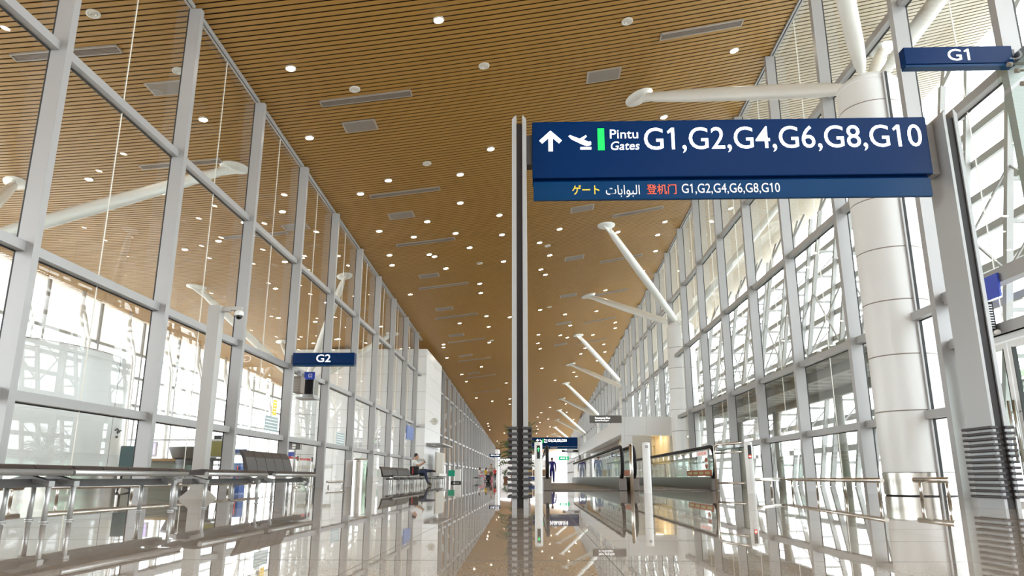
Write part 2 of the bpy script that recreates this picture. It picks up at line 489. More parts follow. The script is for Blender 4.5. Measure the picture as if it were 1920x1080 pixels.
WIN = [0]
def bay(side, y0, y1, levels, skip_low=False, door=False):
    """one bay of the inner glass wall, with the mullion at its near end"""
    WIN[0] += 1
    X = XL if side < 0 else XR
    s = -side                                     # direction into the hall
    w = thing('window_%d' % WIN[0], (X, y0, 0), kind='structure')
    zc0, zc1 = ceil_z(X, y0), ceil_z(X, y1)
    f = lambda a, c: (min(a, c), max(a, c))
    b = MB().m('alu')
    x0, x1 = f(0, s*0.26)
    b.box(x0, x1, 0, 0.155, 0, zc0 - 0.06)
    b.m('gasket'); x0, x1 = f(-s*0.035, 0.0)
    b.box(x0, x1, 0.01, 0.145, 0, zc0 - 0.06)
    b.build('mullion', w)
    L = y1 - y0
    for t in levels:
        b = MB().m('alu'); x0, x1 = f(-s*0.0, s*0.135)
        b.box(x0, x1, 0.12, L + 0.06, t, t + 0.15)
        b.m('gasket'); b.box(*f(-s*0.03, s*0.0), 0.12, L, t - 0.015, t + 0.165)
        b.build('transom', w)
    b = MB().m('alu')
    for k in (0.02, 0.10):
        b.bar((s*k, 0.1, zc0 - 0.03), (s*k, L, zc1 - 0.03), 0.05, 0.07)
    b.build('head_rail', w)
    lv = [0.06] + [t for t in levels] + [None]
    b = MB().m('glass')
    for i in range(len(lv) - 1):
        za = lv[i] + (0.15 if i else 0)
        zb0 = zb1 = lv[i+1]
        if zb0 is None: zb0, zb1 = zc0 - 0.05, zc1 - 0.05
        if door and i == 0: continue
        b.quad([(-s*0.012, 0.15, za), (-s*0.012, L, za), (-s*0.012, L, zb1), (-s*0.012, 0.15, zb0)])
    b.build('pane', w)
    b = MB().m('joint'); ym = 0.15 + (L - 0.15)/2
    b.box(-0.008, 0.008, ym - 0.006, ym + 0.006, 2.6 if door else 0.06, (zc0+zc1)/2 - 0.05)
    b.build('glass_joint', w)
    return w

LT = [1.407, 3.578, 6.93]
RT = [1.36, 3.193, 6.247, 9.2]
ly = [10.235 + 4.05*n for n in range(-5, 10)]
for y0 in ly[:-1]: bay(-1, y0, y0 + 4.05, LT)
bay(-1, ly[-1], 49.2, LT)
y = 57.5
while y < 146:
    bay(-1, y, y + 4.05, LT); y += 4.05
y_left_end = y
bay(-1, 153, 157, LT); bay(-1, 157, 161, LT); bay(-1, 161, 165, LT); bay(-1, 165, 169, LT)
bay(1, 2.7, 6.35, RT); bay(1, 6.35, 9.96, RT); bay(1, -0.9, 2.7, RT); bay(1, -4.5, -0.9, RT)
bay(1, 9.96, 12.775, [2.45, 3.3, 6.247, 9.2], door=True)
n = -1
y = 12.775
while y < 165:
    bay(1, y, y + 3.59, RT); y += 3.59

# white clad pylons standing in the left wall
def pylon(name, x0, x1, y0, y1):
    zt = ceil_z(x0 if x0 > -12 else -13.5, y1) + 0.12
    b = MB().m('white')
    z = 0.0; h = 1.18
    while z < zt:
        b.box(x0, x1, y0, y1, z, min(z + h - 0.012, zt)); z += h
    b.m('gasket').box(x0 + 0.03, x1 - 0.03, y0 + 0.03, y1 - 0.03, 0, zt - 0.02)
    return tag(b.build(name), kind='structure')
pylon('wall_pylon', -16.6, -7.2, 49.2, 57.4)
pylon('wall_pylon_far', -10.5, -7.0, y_left_end + 0.2, 152.8)

# outer facade, left : upper solid fascia, posts, leaning masts
FI = [0]
def outer_left(y0, y1):
    WIN[0] += 1
    w = thing('window_%d' % WIN[0], (-22.2, y0, 0), kind='structure')
    L = y1 - y0
    zc = ceil_z(-22.2, (y0+y1)/2)
    b = MB().m('alu'); b.box(-0.1, 0.1, -0.08, 0.08, 0, zc); b.build('mullion', w)
    for z in (1.2, 4.2, 5.7, 7.0):
        b = MB().m('truss'); b.box(-0.06, 0.06, 0.08, L-0.08, z-0.07, z+0.07); b.build('transom', w)
    b = MB().m('frosted'); b.box(-0.04, 0.02, 0.08, L-0.08, 7.08, zc); b.build('spandrel_panel', w)
    b = MB().m('glass'); b.quad([(0.02, 0.08, 0.0), (0.02, L-0.08, 0.0), (0.02, L-0.08, 6.95), (0.02, 0.08, 6.95)]); b.build('pane', w)
    b = MB().m('white')
    b.path([(0.9, L*0.5, 0), (0.75, L*0.5, zc-2.6), (0.35, L*0.5, zc-1.3), (0.35, L*0.5+0.05, zc)], 0.09, 8)
    b.path([(0.5, L*0.5+0.9, 0), (0.5, L*0.5+0.75, zc-2.4), (0.35, L*0.5+0.1, zc-0.7)], 0.07, 8)
    b.build('mast', w)
y = 2.0
while y < 120:
    outer_left(y, y + 4.3); y += 4.3

# outer facade, right : leaning ladder trusses and long rails
def outer_right(y0, L):
    WIN[0] += 1
    w = thing('window_%d' % WIN[0], (0, y0, 0), kind='structure')
    zt = ceil_z(13.6, y0)
    b = MB().m('truss')
    i0, i1 = (out_x(0), 0, 0), (out_x(zt-1.1), 0, zt-1.1)
    b.bar(i0, i1, 0.17, 0.17, up=(0,1,0))
    b.bar((out_x(0)+0.95, 0, 0), (out_x(zt)+0.8, 0, zt-0.1), 0.17, 0.17, up=(0,1,0))
    b.bar(i1, (out_x(zt)+0.3, 0.5, zt-0.02), 0.11, 0.11); b.bar(i1, (out_x(zt)+0.3, -0.5, zt-0.02), 0.11, 0.11)
    b.build('truss', w)
    k = 0
    b = MB().m('truss')
    z = 0.9
    while z < zt - 1.2:
        b.bar((out_x(z), 0, z), (out_x(z)+0.93, 0, z), 0.08, 0.1)
        if k % 3 == 1: b.bar((out_x(z), 0, z), (out_x(z+1.2)+0.93, 0, z+1.2), 0.05, 0.05)
        z += 1.2; k += 1
    b.build('truss_rungs', w)
    b = MB().m('truss'); z = 1.5; j = 0
    while z < zt - 0.6:
        b.bar((out_x(z)+1.05, 0, z), (out_x(z)+1.05, L, z), 0.12, 0.24); z += 1.22
    b.build('rails', w)
    b = MB().m('truss')
    b.bar((out_x(5.5), 0, 5.5), (out_x(8.5), L, 8.5), 0.06, 0.06)
    b.bar((out_x(8.5), 0, 8.5), (out_x(5.5), L, 5.5), 0.05, 0.05)
    b.build('bracing', w)
    b = MB().m('glass'); xa, xb = out_x(0)+1.2, out_x(zt)+1.2
    b.quad([(xa, 0, 0), (xa, L, 0), (xb, L, zt), (xb, 0, zt)]); b.build('pane', w)
y = 4.5
while y < 118:
    outer_right(y, 3.59); y += 3.59

# louvred soffit of the lower corridor beyond the right glass
b = MB().m('soffit')
y = 18.0
while y < 40:
    b.box(7.6, 11.8, y, y + 0.62, 3.42, 3.62); y += 0.95
b.bar((8.6, 18, 3.3), (8.6, 40, 3.3), 0.2, 0.3); b.bar((10.9, 18, 3.3), (10.9, 40, 3.3), 0.2, 0.3)
for yy in (20, 27, 34, 40):
    b.path([(10.9, yy, 0), (10.9, yy, 3.2)], 0.16, 12)
tag(b.build('trim_1'), kind='structure')

# ------------------------------------------------------------------ tree columns
def column(x, yc, rad, label, group, ztop=9.15, cap_dy=5.9, cap_dx=4.15, base_h=0.42, channel=False):
    t = thing('branching_column', (x, yc, 0), label, 'column', group)
    b = MB().m('white')
    prof = [(rad, base_h)]
    z = base_h + 0.06; 
    while z + 1.05 < ztop - 0.3:
        z += 1.05
        prof += [(rad, z-0.012), (rad-0.012, z-0.008), (rad-0.012, z+0.008), (rad, z+0.012)]
    prof += [(rad, ztop-0.16), (rad-0.02, ztop-0.14), (rad-0.02, ztop-0.12), (rad, ztop-0.1), (rad-0.02, ztop-0.02), (rad*0.75, ztop+0.1), (rad*0.4, ztop+0.2), (0, ztop+0.22)]
    b.lathe(prof, n=40)
    b.m('vent'); zj = base_h + 0.06
    while zj + 1.05 < ztop - 0.3:
        zj += 1.05; b.lathe([(rad-0.005, zj-0.011), (rad-0.005, zj+0.011)], n=40)
    b.build('shaft', t)
    b = MB().m('steel'); b.lathe([(rad+0.004, 0.02), (rad+0.006, base_h-0.01), (rad-0.02, base_h)], n=40)
    b.m('gasket').lathe([(rad-0.02, 0), (rad-0.02, 0.03)], n=40); b.build('steel_base', t)
    if channel:
        yy = -math.sqrt(max(rad*rad - (XR-x)**2, 0.01))
        b = MB().m('gasket'); b.box(XR-x-0.03, XR-x+0.03, yy-0.05, yy+0.3, 0.0, ztop-0.02)
        b.m('alu').box(XR-x-0.06, XR-x-0.03, yy-0.06, yy+0.3, 0.0, ztop-0.02); b.build('glazing_channel', t)
    for sx in (-1, 1):
        for sy in (-1, 1):
            cx, cy = x + sx*cap_dx, yc + sy*cap_dy
            cz = ceil_z(cx, cy)
            p1 = Vector((cx - x, cy - yc, cz - 0.02))
            p0 = Vector((sx*0.22, sy*0.30, ztop + 0.12))
            d = (p1 - p0); Ln = d.length; d.normalize()
            b = MB().m('strut')
            ks = [0.0, 0.015, 0.04, 0.10, 0.3, 0.5, 0.7, 0.88, 0.945, 0.965]
            rs = [0.05, 0.09, 0.13, 0.165, 0.185, 0.19, 0.18, 0.155, 0.12, 0.07]
            b.path([p0 + d*(Ln*k) for k in ks], rs, 16)
            b.bar(p0 - d*0.25, p0 + d*0.4, 0.05, 0.22)
            st = b.build('strut', t)
            b = MB().m('strut')
            # oval ceiling plate and a tapering fin
            n = 28; sl = -0.0341
            ang = math.atan2(d.y, d.x)
            def pl(r1, r2, zz):
                out = []
                for j in range(n):
                    a = 2*PI*j/n; u, v = r1*math.cos(a), r2*math.sin(a)
                    px = p1.x + u*math.cos(ang) - v*math.sin(ang); py = p1.y + u*math.sin(ang) + v*math.cos(ang)
                    out.append(b.bm.verts.new((px, py, ceil_z(x+px, yc+py) + zz)))
                return out
            A = pl(0.52, 0.36, 0.0); B_ = pl(0.50, 0.34, -0.05); C_ = pl(0.06, 0.16, -0.11)
            for P, Q in ((A, B_), (B_, C_)):
                for j in range(n): b.face([P[j], P[(j+1)%n], Q[(j+1)%n], Q[j]], True)
            b.face(C_)
            q = p0 + d*(Ln*0.925)
            e = Vector((math.cos(ang), math.sin(ang), 0))
            pv = d.cross(Vector((-math.sin(ang), math.cos(ang), 0))).normalized()
            sN = Vector((-math.sin(ang), math.cos(ang), 0))*0.035
            f1 = [q + pv*0.13, q - pv*0.13, p1 - e*0.42 + Vector((0,0,-0.03)), p1 + e*0.42 + Vector((0,0,-0.03))]
            # order the fin outline
            if (f1[0]-f1[3]).length > (f1[0]-f1[2]).length: f1[0], f1[1] = f1[1], f1[0]
            fa = [b.bm.verts.new(v + sN) for v in (f1[0], f1[1], f1[2], f1[3])]; fb = [b.bm.verts.new(v - sN) for v in (f1[0], f1[1], f1[2], f1[3])]
            b.face(fa); b.face(fb[::-1])
            for j in range(4): b.face([fa[j], fa[(j+1)%4], fb[(j+1)%4], fb[j]])
            b.build('ceiling_plate', st)
    return t
lab_r = ['white round column with steel base behind the right end of the large blue sign',
         'second white branching column along the right glass, beside the lit doorway',
         'third white branching column along the right glass, above the grey-brown panel sign',
         'fourth white branching column along the right glass',
         'fifth white branching column along the right glass, far down the hall',
         'sixth white branching column along the right glass, farthest down the hall']
for k in range(6):
    yc = 15.2 + 22.75*k
    if k == 0: column(7.2, 14.5, 0.62, lab_r[k], 'branching columns in the right glass wall', ztop=8.45, channel=True, cap_dx=3.85, cap_dy=6.5)
    else: column(7.62, yc, 0.70, lab_r[k], 'branching columns in the right glass wall', ztop=8.0 - 0.65*(k-1), cap_dx=4.27)
lab_l = ['white branching column rising from the curved enclosure behind the left glass',
         'second white branching column behind the left glass, beneath the G2 sign',
         'third white branching column behind the left glass', 'fourth white branching column behind the left glass']
for k in range(4):
    column(-13.3 + (0.6 if k else 0), 15.8 + 24.6*k, 0.78, lab_l[k], 'branching columns behind the left glass', ztop=5.55 - 0.3*k, cap_dy=6.25, cap_dx=3.6)

# ------------------------------------------------------------------ curved enclosure behind the left glass
t = thing('curved_enclosure', (-13.1, 15.9, 0), 'white curved drum-shaped enclosure with steel base behind the left glass', 'enclosure')
b = MB().m('white')
n = 30
for i in range(n//5):
    a0 = -PI*0.95 + i*(2*PI/(n//5)); a1 = a0 + 2*PI/(n//5) - 0.006
    b.lathe([(3.72, 0.42), (3.72, 1.62), (3.712, 1.625), (3.712, 1.635), (3.72, 1.64), (3.72, 2.82), (3.712, 2.825), (3.712, 2.835), (3.72, 2.84), (3.72, 2.96), (3.66, 3.02), (3.4, 3.04)], n=14, a0=a0, a1=a1)
b.m('gasket').lathe([(3.69, 0.0), (3.69, 3.0)], n=48)
b.build('wall_panels', t)
b = MB().m('steel'); b.lathe([(3.73, 0.0), (3.73, 0.41), (3.67, 0.42)], n=64); b.build('steel_base', t)
b = MB().m('darkmetal')
b.path([(3.74*math.cos(a), 3.74*math.sin(a), z) for a, z in ((0.20, 1.36), (0.235, 1.40), (0.265, 1.37), (0.245, 1.33), (0.25, 1.30))], 0.018, 6)
b.path([(3.74*math.cos(a), 3.74*math.sin(a), z) for a, z in ((0.28, 1.33), (0.30, 1.37), (0.33, 1.38))], 0.015, 6)
b.ellipsoid((3.74*math.cos(0.24), 3.74*math.sin(0.24), 1.22), 0.03, 0.03, 0.03)
b.build('emblem', t)

# ------------------------------------------------------------------ ceiling fittings
rnd = random.Random(7)
near = [(-2.265,15.8),(-6.26,17.0),(-6.84,20.64),(-1.395,22.88),(-5.1,24.23),(-2.58,24.5),(-6.27,25.05),(-2.82,27.0),(-6.36,28.85),(-4.31,28.44),(-5.1,29.97),(-3.33,30.15),(-1.38,28.8),(-1.37,31.1),(-6.5,31.86),(-4.77,32.4),(5.9,19.3)]
pts = list(near)
y = 33.0
while y < 150:
    step = 2.5 if y < 70 else 4.2
    for cx in (-6.4, -4.6, -2.9, -1.2, 0.6, 2.3, 4.2, 6.1):
        if rnd.random() < (0.40 if y < 60 else 0.30):
            pts.append((cx + rnd.uniform(-0.35, 0.35), y + rnd.uniform(-0.9, 0.9)))
    y += step
for (cx, cy) in ((0.6, 24.8), (1.2, 31.5), (2.2, 29.9), (5.6, 27.4), (4.4, 22.6), (6.2, 33.0), (0.4, 37)): pts.append((cx, cy))
beyond = [(-9.4 - 1.7*(i % 4), 19 + 3.1*(i//2) + (i % 3)*0.7) for i in range(26)] + [(8.9, 17.6), (9.1, 22.8), (8.6, 27.8), (9.3, 33), (-8.9, 12.2), (-10.2, 10.4)]
def clear_of_fittings(x, y):
    for sy in (18.83, 25.4, 30.75, 37.5, 44, 51, 58, 66, 75):
        if abs(y - sy) < 0.35 and abs(x + 4.7) < 1.5: return False
    for sy in (17.95, 24.5, 31, 37.5, 44, 51, 58):
        if abs(y - sy) < 0.35 and abs(x - 4.65) < 1.35: return False
    for sy in (20.3, 27.5, 35.5, 42, 49, 56, 64):
        if abs(y - sy) < 0.5 and abs(x + 5.2) < 0.7: return False
    for sy in (19.4, 29.5, 36, 43, 50, 57):
        if abs(y - sy) < 0.5 and abs(x - 2.1) < 0.7: return False
    return True
pts = [p for p in pts if clear_of_fittings(*p)]
b = MB().m('ring'); b.lathe([(0.135, 0.03), (0.14, -0.012), (0.12, -0.022), (0.108, -0.018)], n=20); ring0 = b.build('trim_ring')
b = MB().m('lamp'); b.lathe([(0.112, -0.012), (0.06, -0.02), (0, -0.022)], n=20); lens0 = b.build('lens')
first = True
for i, (x, y) in enumerate(pts + beyond):
    hall = i < len(pts)
    t = thing('downlight', (x, y, ceil_z(x, y)-0.008), 'glowing round downlight in the slatted ceiling over the hall' if hall else 'glowing round downlight in the slatted ceiling beyond the glass walls', 'light',
              'downlights over the hall' if hall else 'downlights beyond the glass walls')
    for src in (ring0, lens0):
        c = src if first else src.copy()
        if not first: COL.objects.link(c)
        c.parent = t
    sx = math.atan(0.10 + 0.0067*(x - XL))
    t.rotation_euler = (-0.034, -sx, 0)
    first = False
# linear air slots
def slot(x, y, ln, label, group):
    t = thing('air_diffuser', (x, y, ceil_z(x, y)-0.012), label, 'vent', group)
    sx = math.atan(0.10 + 0.0067*(x - XL)); t.rotation_euler = (-0.034, -sx, 0)
    b = MB().m('ventframe')
    h = ln/2; w = 0.15
    b.box(-h, h, -w, -w+0.03, -0.02, 0.03); b.box(-h, h, w-0.03, w, -0.02, 0.03); b.box(-h, -h+0.03, -w, w, -0.02, 0.03); b.box(h-0.03, h, -w, w, -0.02, 0.03); b.build('frame', t)
    b = MB().m('vent')
    for k in range(5): b.box(-h+0.03, h-0.03, -w+0.04+k*0.05, -w+0.06+k*0.05, -0.012, 0.03)
    b.m('gasket').box(-h+0.03, h-0.03, -w+0.03, w-0.03, 0.02, 0.03); b.build('blades', t)
for y in (18.83, 25.4, 30.75, 37.5, 44, 51, 58, 66, 75):
    slot(-4.7, y, 2.6, 'long slotted air grille across the left part of the slatted ceiling', 'long air grilles on the left of the ceiling')
for y in (17.95, 24.5, 31, 37.5, 44, 51, 58):
    slot(4.65, y, 2.3, 'long slotted air grille across the right part of the slatted ceiling', 'long air grilles on the right of the ceiling')
for y in (15.5, 21.5, 28): slot(-11.2, y, 2.6, 'long slotted air grille in the ceiling behind the left glass', 'long air grilles behind the left glass')
def access(x, y, label, group):
    t = thing('access_panel', (x, y, ceil_z(x, y)-0.012), label, 'panel', group)
    sx = math.atan(0.10 + 0.0067*(x - XL)); t.rotation_euler = (-0.034, -sx, 0)
    b = MB().m('ventframe')
    for q in ((-0.5,-0.45,-0.3,0.3),(0.45,0.5,-0.3,0.3),(-0.45,0.45,-0.3,-0.27),(-0.45,0.45,0.27,0.3)): b.box(*q, -0.012, 0.03)
    b.build('frame', t)
    b = MB().m('vent'); b.box(-0.45, 0.45, -0.27, 0.27, -0.006, 0.03); b.build('plate', t)
for y in (20.3, 27.5, 35.5, 42, 49, 56, 64): access(-5.2, y, 'square grey panel set in the left part of the slatted ceiling', 'grey ceiling panels on the left')
for y in (19.4, 29.5, 36, 43, 50, 57): access(2.1, y, 'square grey panel set in the right part of the slatted ceiling', 'grey ceiling panels on the right')
access(-9.6, 17.3, 'square grey panel set in the ceiling behind the left glass', None); access(-9.4, 27.5, 'farther square grey panel in the ceiling behind the left glass', None)
b = MB().m('ring'); b.lathe([(0.15, 0.02), (0.15, -0.02), (0.12, -0.03), (0.10, -0.01), (0.07, -0.03), (0.04, -0.01), (0, -0.02)], n=20); sp0 = b.build('ceiling_speaker')
spk = [(-4.9, 18.3), (-1.3, 18.0), (2.5, 17.0), (-3.6, 23.3), (-0.4, 29.4), (0.7, 33.5), (-2.6, 34.6), (-9.8, 14.2), (-9.0, 16.6), (2.9, 26), (1.0, 45), (-3, 52)]
for i, (x, y) in enumerate(spk):
    o = sp0 if i == 0 else sp0.copy()
    if i: COL.objects.link(o)
    o.location = (x, y, ceil_z(x, y)-0.01); o.rotation_euler = (-0.034, -math.atan(0.10 + 0.0067*(x-XL)), 0)
    tag(o, 'small unlit round speaker grille in the slatted ceiling', 'speaker', 'ceiling speakers')

# ------------------------------------------------------------------ main gate sign on two posts
def sign_post(x0, fl, cr, fr, label, ztop=4.70):
    W = fl + cr + fr
    t = thing('sign_post', (x0, 8.39, 0), label, 'post', None)
    for nm, a, c in (('side_plate', 0, fl), ('side_plate', fl + cr, W)):
        b = MB().m('postgrey')
        b.prism([(a, 0), (c, 0), (c, ztop - (0.05 if a else 0.0)), ((a + c)/2 + (0.012 if a == 0 else -0.012), ztop), (a, ztop - (0.0 if a else 0.05))], 0, 0.5)
        b.build(nm, t)
    b = MB().m('core'); b.box(fl, fl + cr, 0.025, 0.48, 0, ztop - 0.10); b.build('core', t)
    for k in range(13):
        z = 0.105 + k*0.0615
        b = MB().m('bumper')
        b.box(-0.048, fl + 0.012, -0.035, 0.535, z, z + 0.030, bev=0.008)
        b.box(fl + cr - 0.012, W + 0.048, -0.035, 0.535, z, z + 0.030, bev=0.008)
        b.build('bumper_ring', t)
    return t
sign_post(-0.250, 0.055, 0.072, 0.050, 'pale grey post with black core and rubber rings in the middle of the hall')
sign_post(5.030, 0.032, 0.098, 0.042, 'pale grey sign post with rubber rings beside the glass door on the right')

YS = 8.52
sg = thing('gate_sign', (0, 0, 0), 'large blue overhead sign listing gates G1 to G10 with green bar', 'sign')
b = MB().m('blue'); b.box(0.0, 4.89, YS, YS + 0.30, 3.912, 4.675, bev=0.012); b.build('main_panel', sg)
b = MB().m('blue'); b.box(0.012, 4.85, YS + 0.07, YS + 0.26, 3.84, 3.93); b.build('recess', sg)
b = MB().m('blue2'); b.box(0.012, 4.855, YS + 0.02, YS + 0.07, 3.63, 3.872, bev=0.006); b.build('lower_strip', sg)
b = MB().m('darkmetal'); b.box(-0.071, 0.0, YS + 0.06, YS + 0.22, 4.12, 4.52); b.build('bracket', sg)
b = MB().m('postgrey'); b.box(4.885, 5.026, YS + 0.10, YS + 0.28, 3.95, 4.62); b.build('bracket', sg)
KX = 4.87/739.0
def sx_(u): return (u - 997)*KX
def sz_(v): return 4.672 - (v - 224)*0.762/106.0
YF = YS - 0.001
# lettering layout on the sign face, in layout units across its width
b = MB().m('textwhite')
cx, zt, zb = sx_(1032), sz_(241), sz_(280)
b.prism([(cx-0.028, zb), (cx+0.028, zb), (cx+0.028, zt-0.075), (cx-0.028, zt-0.075)], YF-0.006, YF)
b.prism([(cx, zt), (cx+0.142, zt-0.135), (cx+0.105, zt-0.175), (cx, zt-0.075), (cx-0.105, zt-0.175), (cx-0.142, zt-0.135)], YF-0.0062, YF)
b.build('arrow', sg)
# departing plane pictogram
b = MB().m('textwhite')
P = lambda u, v: (sx_(u), sz_(v))
b.prism([P(1066,252), P(1069,250), P(1087,257), P(1092,257.5), P(1108,265), P(1109,268), P(1106,270), P(1100,271), P(1090,267), P(1072,258)], YF-0.006, YF)
b.prism([P(1084,259), P(1099,250.5), P(1101,253), P(1093,260)], YF-0.0065, YF)
b.prism([P(1098,266), P(1107,262), P(1109,264), P(1106,269)], YF-0.0068, YF)
b.prism([P(1088,273), P(1109,273), P(1109,277.5), P(1088,277.5)], YF-0.006, YF)
b.build('plane_symbol', sg)
b = MB().m('green'); b.prism([P(1121.5,238), P(1134,238), P(1134,279), P(1121.5,279)], YF-0.005, YF); b.build('green_bar', sg)
text('lettering', 'Pintu', sg, sx_(1145), sx_(1198), sz_(257.5), sz_(240.5), YF, 'textwhite', bold=0.0)
text('lettering', 'Gates', sg, sx_(1146), sx_(1200), sz_(279), sz_(263), YF, 'textwhite', shear=0.18, bold=0.0)
text('gate_numbers', 'G1,G2,G4,G6,G8,G10', sg, sx_(1209), sx_(1727), sz_(286), sz_(238), YF, 'textwhite', bold=0.002)
YL = YS + 0.0195
zl = lambda v: 3.872 - (v - 340)*0.253/36.0
text('japanese_lettering', '\u30b2\u30fc\u30c8', sg, sx_(1071), sx_(1122), zl(365), zl(347), YL, 'yellow', bold=0.01)
text('arabic_lettering', '\uFE95\uFE8E\uFE91\uFE8D\uFEEE\uFE92\uFEDF\uFE8D', sg, sx_(1134), sx_(1197), zl(371), zl(348), YL, 'textpaint')
text('chinese_lettering', '\u767b\u673a\u95e8', sg, sx_(1210), sx_(1265), zl(366), zl(347), YL, 'red', bold=0.008)
text('gate_numbers', 'G1,G2,G4,G6,G8,G10', sg, sx_(1275), sx_(1456), zl(367), zl(347), YL, 'textpaint', bold=0.0)

# projecting gate signs
def flag_sign(x0, x1, y, z0, z1, body, label, dep=0.26, tw=0.24, th=0.6, arm=None):
    t = thing('gate_sign', (0, 0, 0), label, 'sign')
    h = z1 - z0
    b = MB().m('blue'); b.box(x0, x1, y, y + dep, z0 + h*0.14, z1, bev=0.01); b.build('main_panel', t)
    b = MB().m('gasket'); b.box(x0 + 0.01, x1 - 0.01, y + 0.03, y + dep - 0.03, z0 + h*0.1, z0 + h*0.15); b.build('recess', t)
    b = MB().m('blue2'); b.box(x0 + 0.005, x1 - 0.005, y + 0.012, y + dep - 0.012, z0, z0 + h*0.115); b.build('lower_strip', t)
    cx = (x0 + x1)/2; w = (x1 - x0)*tw/2
    text('lettering', body, t, cx - w, cx + w, z0 + h*0.28, z0 + h*0.86, y - 0.001, 'textwhite', bold=0.002)
    if arm:
        b = MB().m('darkmetal'); b.box(*arm); b.build('bracket', t)
    return t
flag_sign(-7.395, -5.49, 22.28, 3.645, 4.045, 'G2', 'blue G2 sign projecting from the left glass wall', tw=0.23, arm=(-7.45, -7.39, 22.33, 22.48, 3.72, 3.98))
flag_sign(5.46, 7.02, 9.80, 6.13, 6.45, 'G1', 'blue G1 sign high up beside the white column on the right', tw=0.20, dep=0.15, arm=(7.0, 7.12, 9.9, 10.03, 6.2, 6.45))
flag_sign(-4.76, -3.57, 80, 2.44, 2.80, 'G4,G6', 'small distant blue G4,G6 sign on the left above the seated travellers', tw=0.78)
b = MB().m('alu'); b.box(-7.45, -4.75, 80.1, 80.14, 2.60, 2.63); bk = b.build('bracket'); bk.parent = [o for o in COL.objects if o.name.startswith('gate_sign') and o.get('label','').startswith('small distant')][0]

# distant gantry sign
YG = 76.0
t = thing('gate_sign', (0, 0, 0), 'distant blue gantry sign for G4,G6,G8,G10 beyond the middle post', 'sign')
b = MB().m('blue'); b.box(-0.35, 4.35, YG, YG + 0.3, 3.38, 4.28); b.build('main_panel', t)
b = MB().m('blue2'); b.box(-0.34, 4.34, YG + 0.03, YG + 0.27, 3.15, 3.36); b.build('lower_strip', t)
text('gate_numbers', 'G4,G6,G8,G10', t, 1.38, 3.25, 3.78, 4.12, YG - 0.002, 'textwhite', bold=0.02)
text('lettering', 'Pintu', t, 0.98, 1.30, 3.98, 4.13, YG - 0.002, 'textwhite', bold=0.02)
text('lettering', 'Gates', t, 0.98, 1.30, 3.76, 3.91, YG - 0.002, 'textwhite', bold=0.02)
b = MB().m('green'); b.box(0.84, 0.90, YG - 0.01, YG, 3.76, 4.13); b.build('green_bar', t)
b = MB().m('textwhite'); b.prism([(0.30,3.78),(0.36,3.78),(0.36,4.0),(0.46,3.92),(0.46,4.0),(0.33,4.14),(0.2,4.0),(0.2,3.92),(0.30,4.0)], YG - 0.01, YG); b.build('arrow', t)
b = MB().m('textwhite'); b.prism([(0.52,4.06),(0.56,4.08),(0.78,3.94),(0.78,3.88),(0.70,3.88)], YG - 0.01, YG); b.box(0.6, 0.78, YG-0.01, YG, 3.78, 3.82); b.build('plane_symbol', t)
text('gate_numbers', 'G4,G6,G8,G10', t, 1.6, 2.3, 3.2, 3.3, YG + 0.028, 'textpaint')
for xx, lb in ((-0.62, 'left'), (4.42, 'right')):
    b = MB().m('greymetal'); b.box(xx, xx + 0.2, YG - 0.1, YG + 0.4, 0, 4.4); b.build('post', t)

# grey signs, exit sign on the service block
def grey_sign(x0, x1, y, z0, z1, lines, label):
    t = thing('panel_sign', (0, 0, 0), label, 'sign')
    b = MB().m('greysign'); b.box(x0, x1, y, y + 0.14, z0, z1, bev=0.008); b.build('panel', t)
    h = z1 - z0; w = x1 - x0
    for s, a, c, lo, hi in lines:
        text('lettering', s, t, x0 + w*a, x0 + w*c, z0 + h*lo, z0 + h*hi, y - 0.001, 'textwhite', bold=0.02)
grey_sign(2.83, 4.46, 38.3, 3.04, 3.41, [('Penumpang Khas', 0.17, 0.64, 0.45, 0.80), ('Special Passengers', 0.17, 0.60, 0.18, 0.40)], 'grey-brown Penumpang Khas sign projecting from the white service block')
grey_sign(2.78, 4.46, 77.5, 2.86, 3.10, [('Penumpang Khas', 0.2, 0.7, 0.35, 0.75)], 'small distant grey sign under the far blue gantry')
t = thing('exit_sign', (0, 0, 0), 'small distant green running-man exit sign over the walkway', 'sign')
b = MB().m('exitgreen'); b.box(2.62, 3.72, 82, 82.1, 2.18, 2.58, bev=0.04); b.build('box', t)
text('lettering', 'KELUAR', t, 2.8, 3.28, 2.3, 2.46, 81.998, 'textwhite', bold=0.02)
b = MB().m('textwhite'); b.path([(3.42,81.99,2.26),(3.47,81.99,2.36),(3.45,81.99,2.46)], 0.02, 6); b.path([(3.47,81.99,2.36),(3.54,81.99,2.28)], 0.02, 6); b.path([(3.38,81.99,2.40),(3.45,81.99,2.45),(3.53,81.99,2.40)], 0.015, 6); b.ellipsoid((3.47,81.99,2.52), 0.03, 0.02, 0.03, 8, 6); b.build('running_figure', t)
b = MB().m('darkmetal'); b.box(3.72, 4.47, 82.02, 82.06, 2.36, 2.40); b.build('bracket', t)

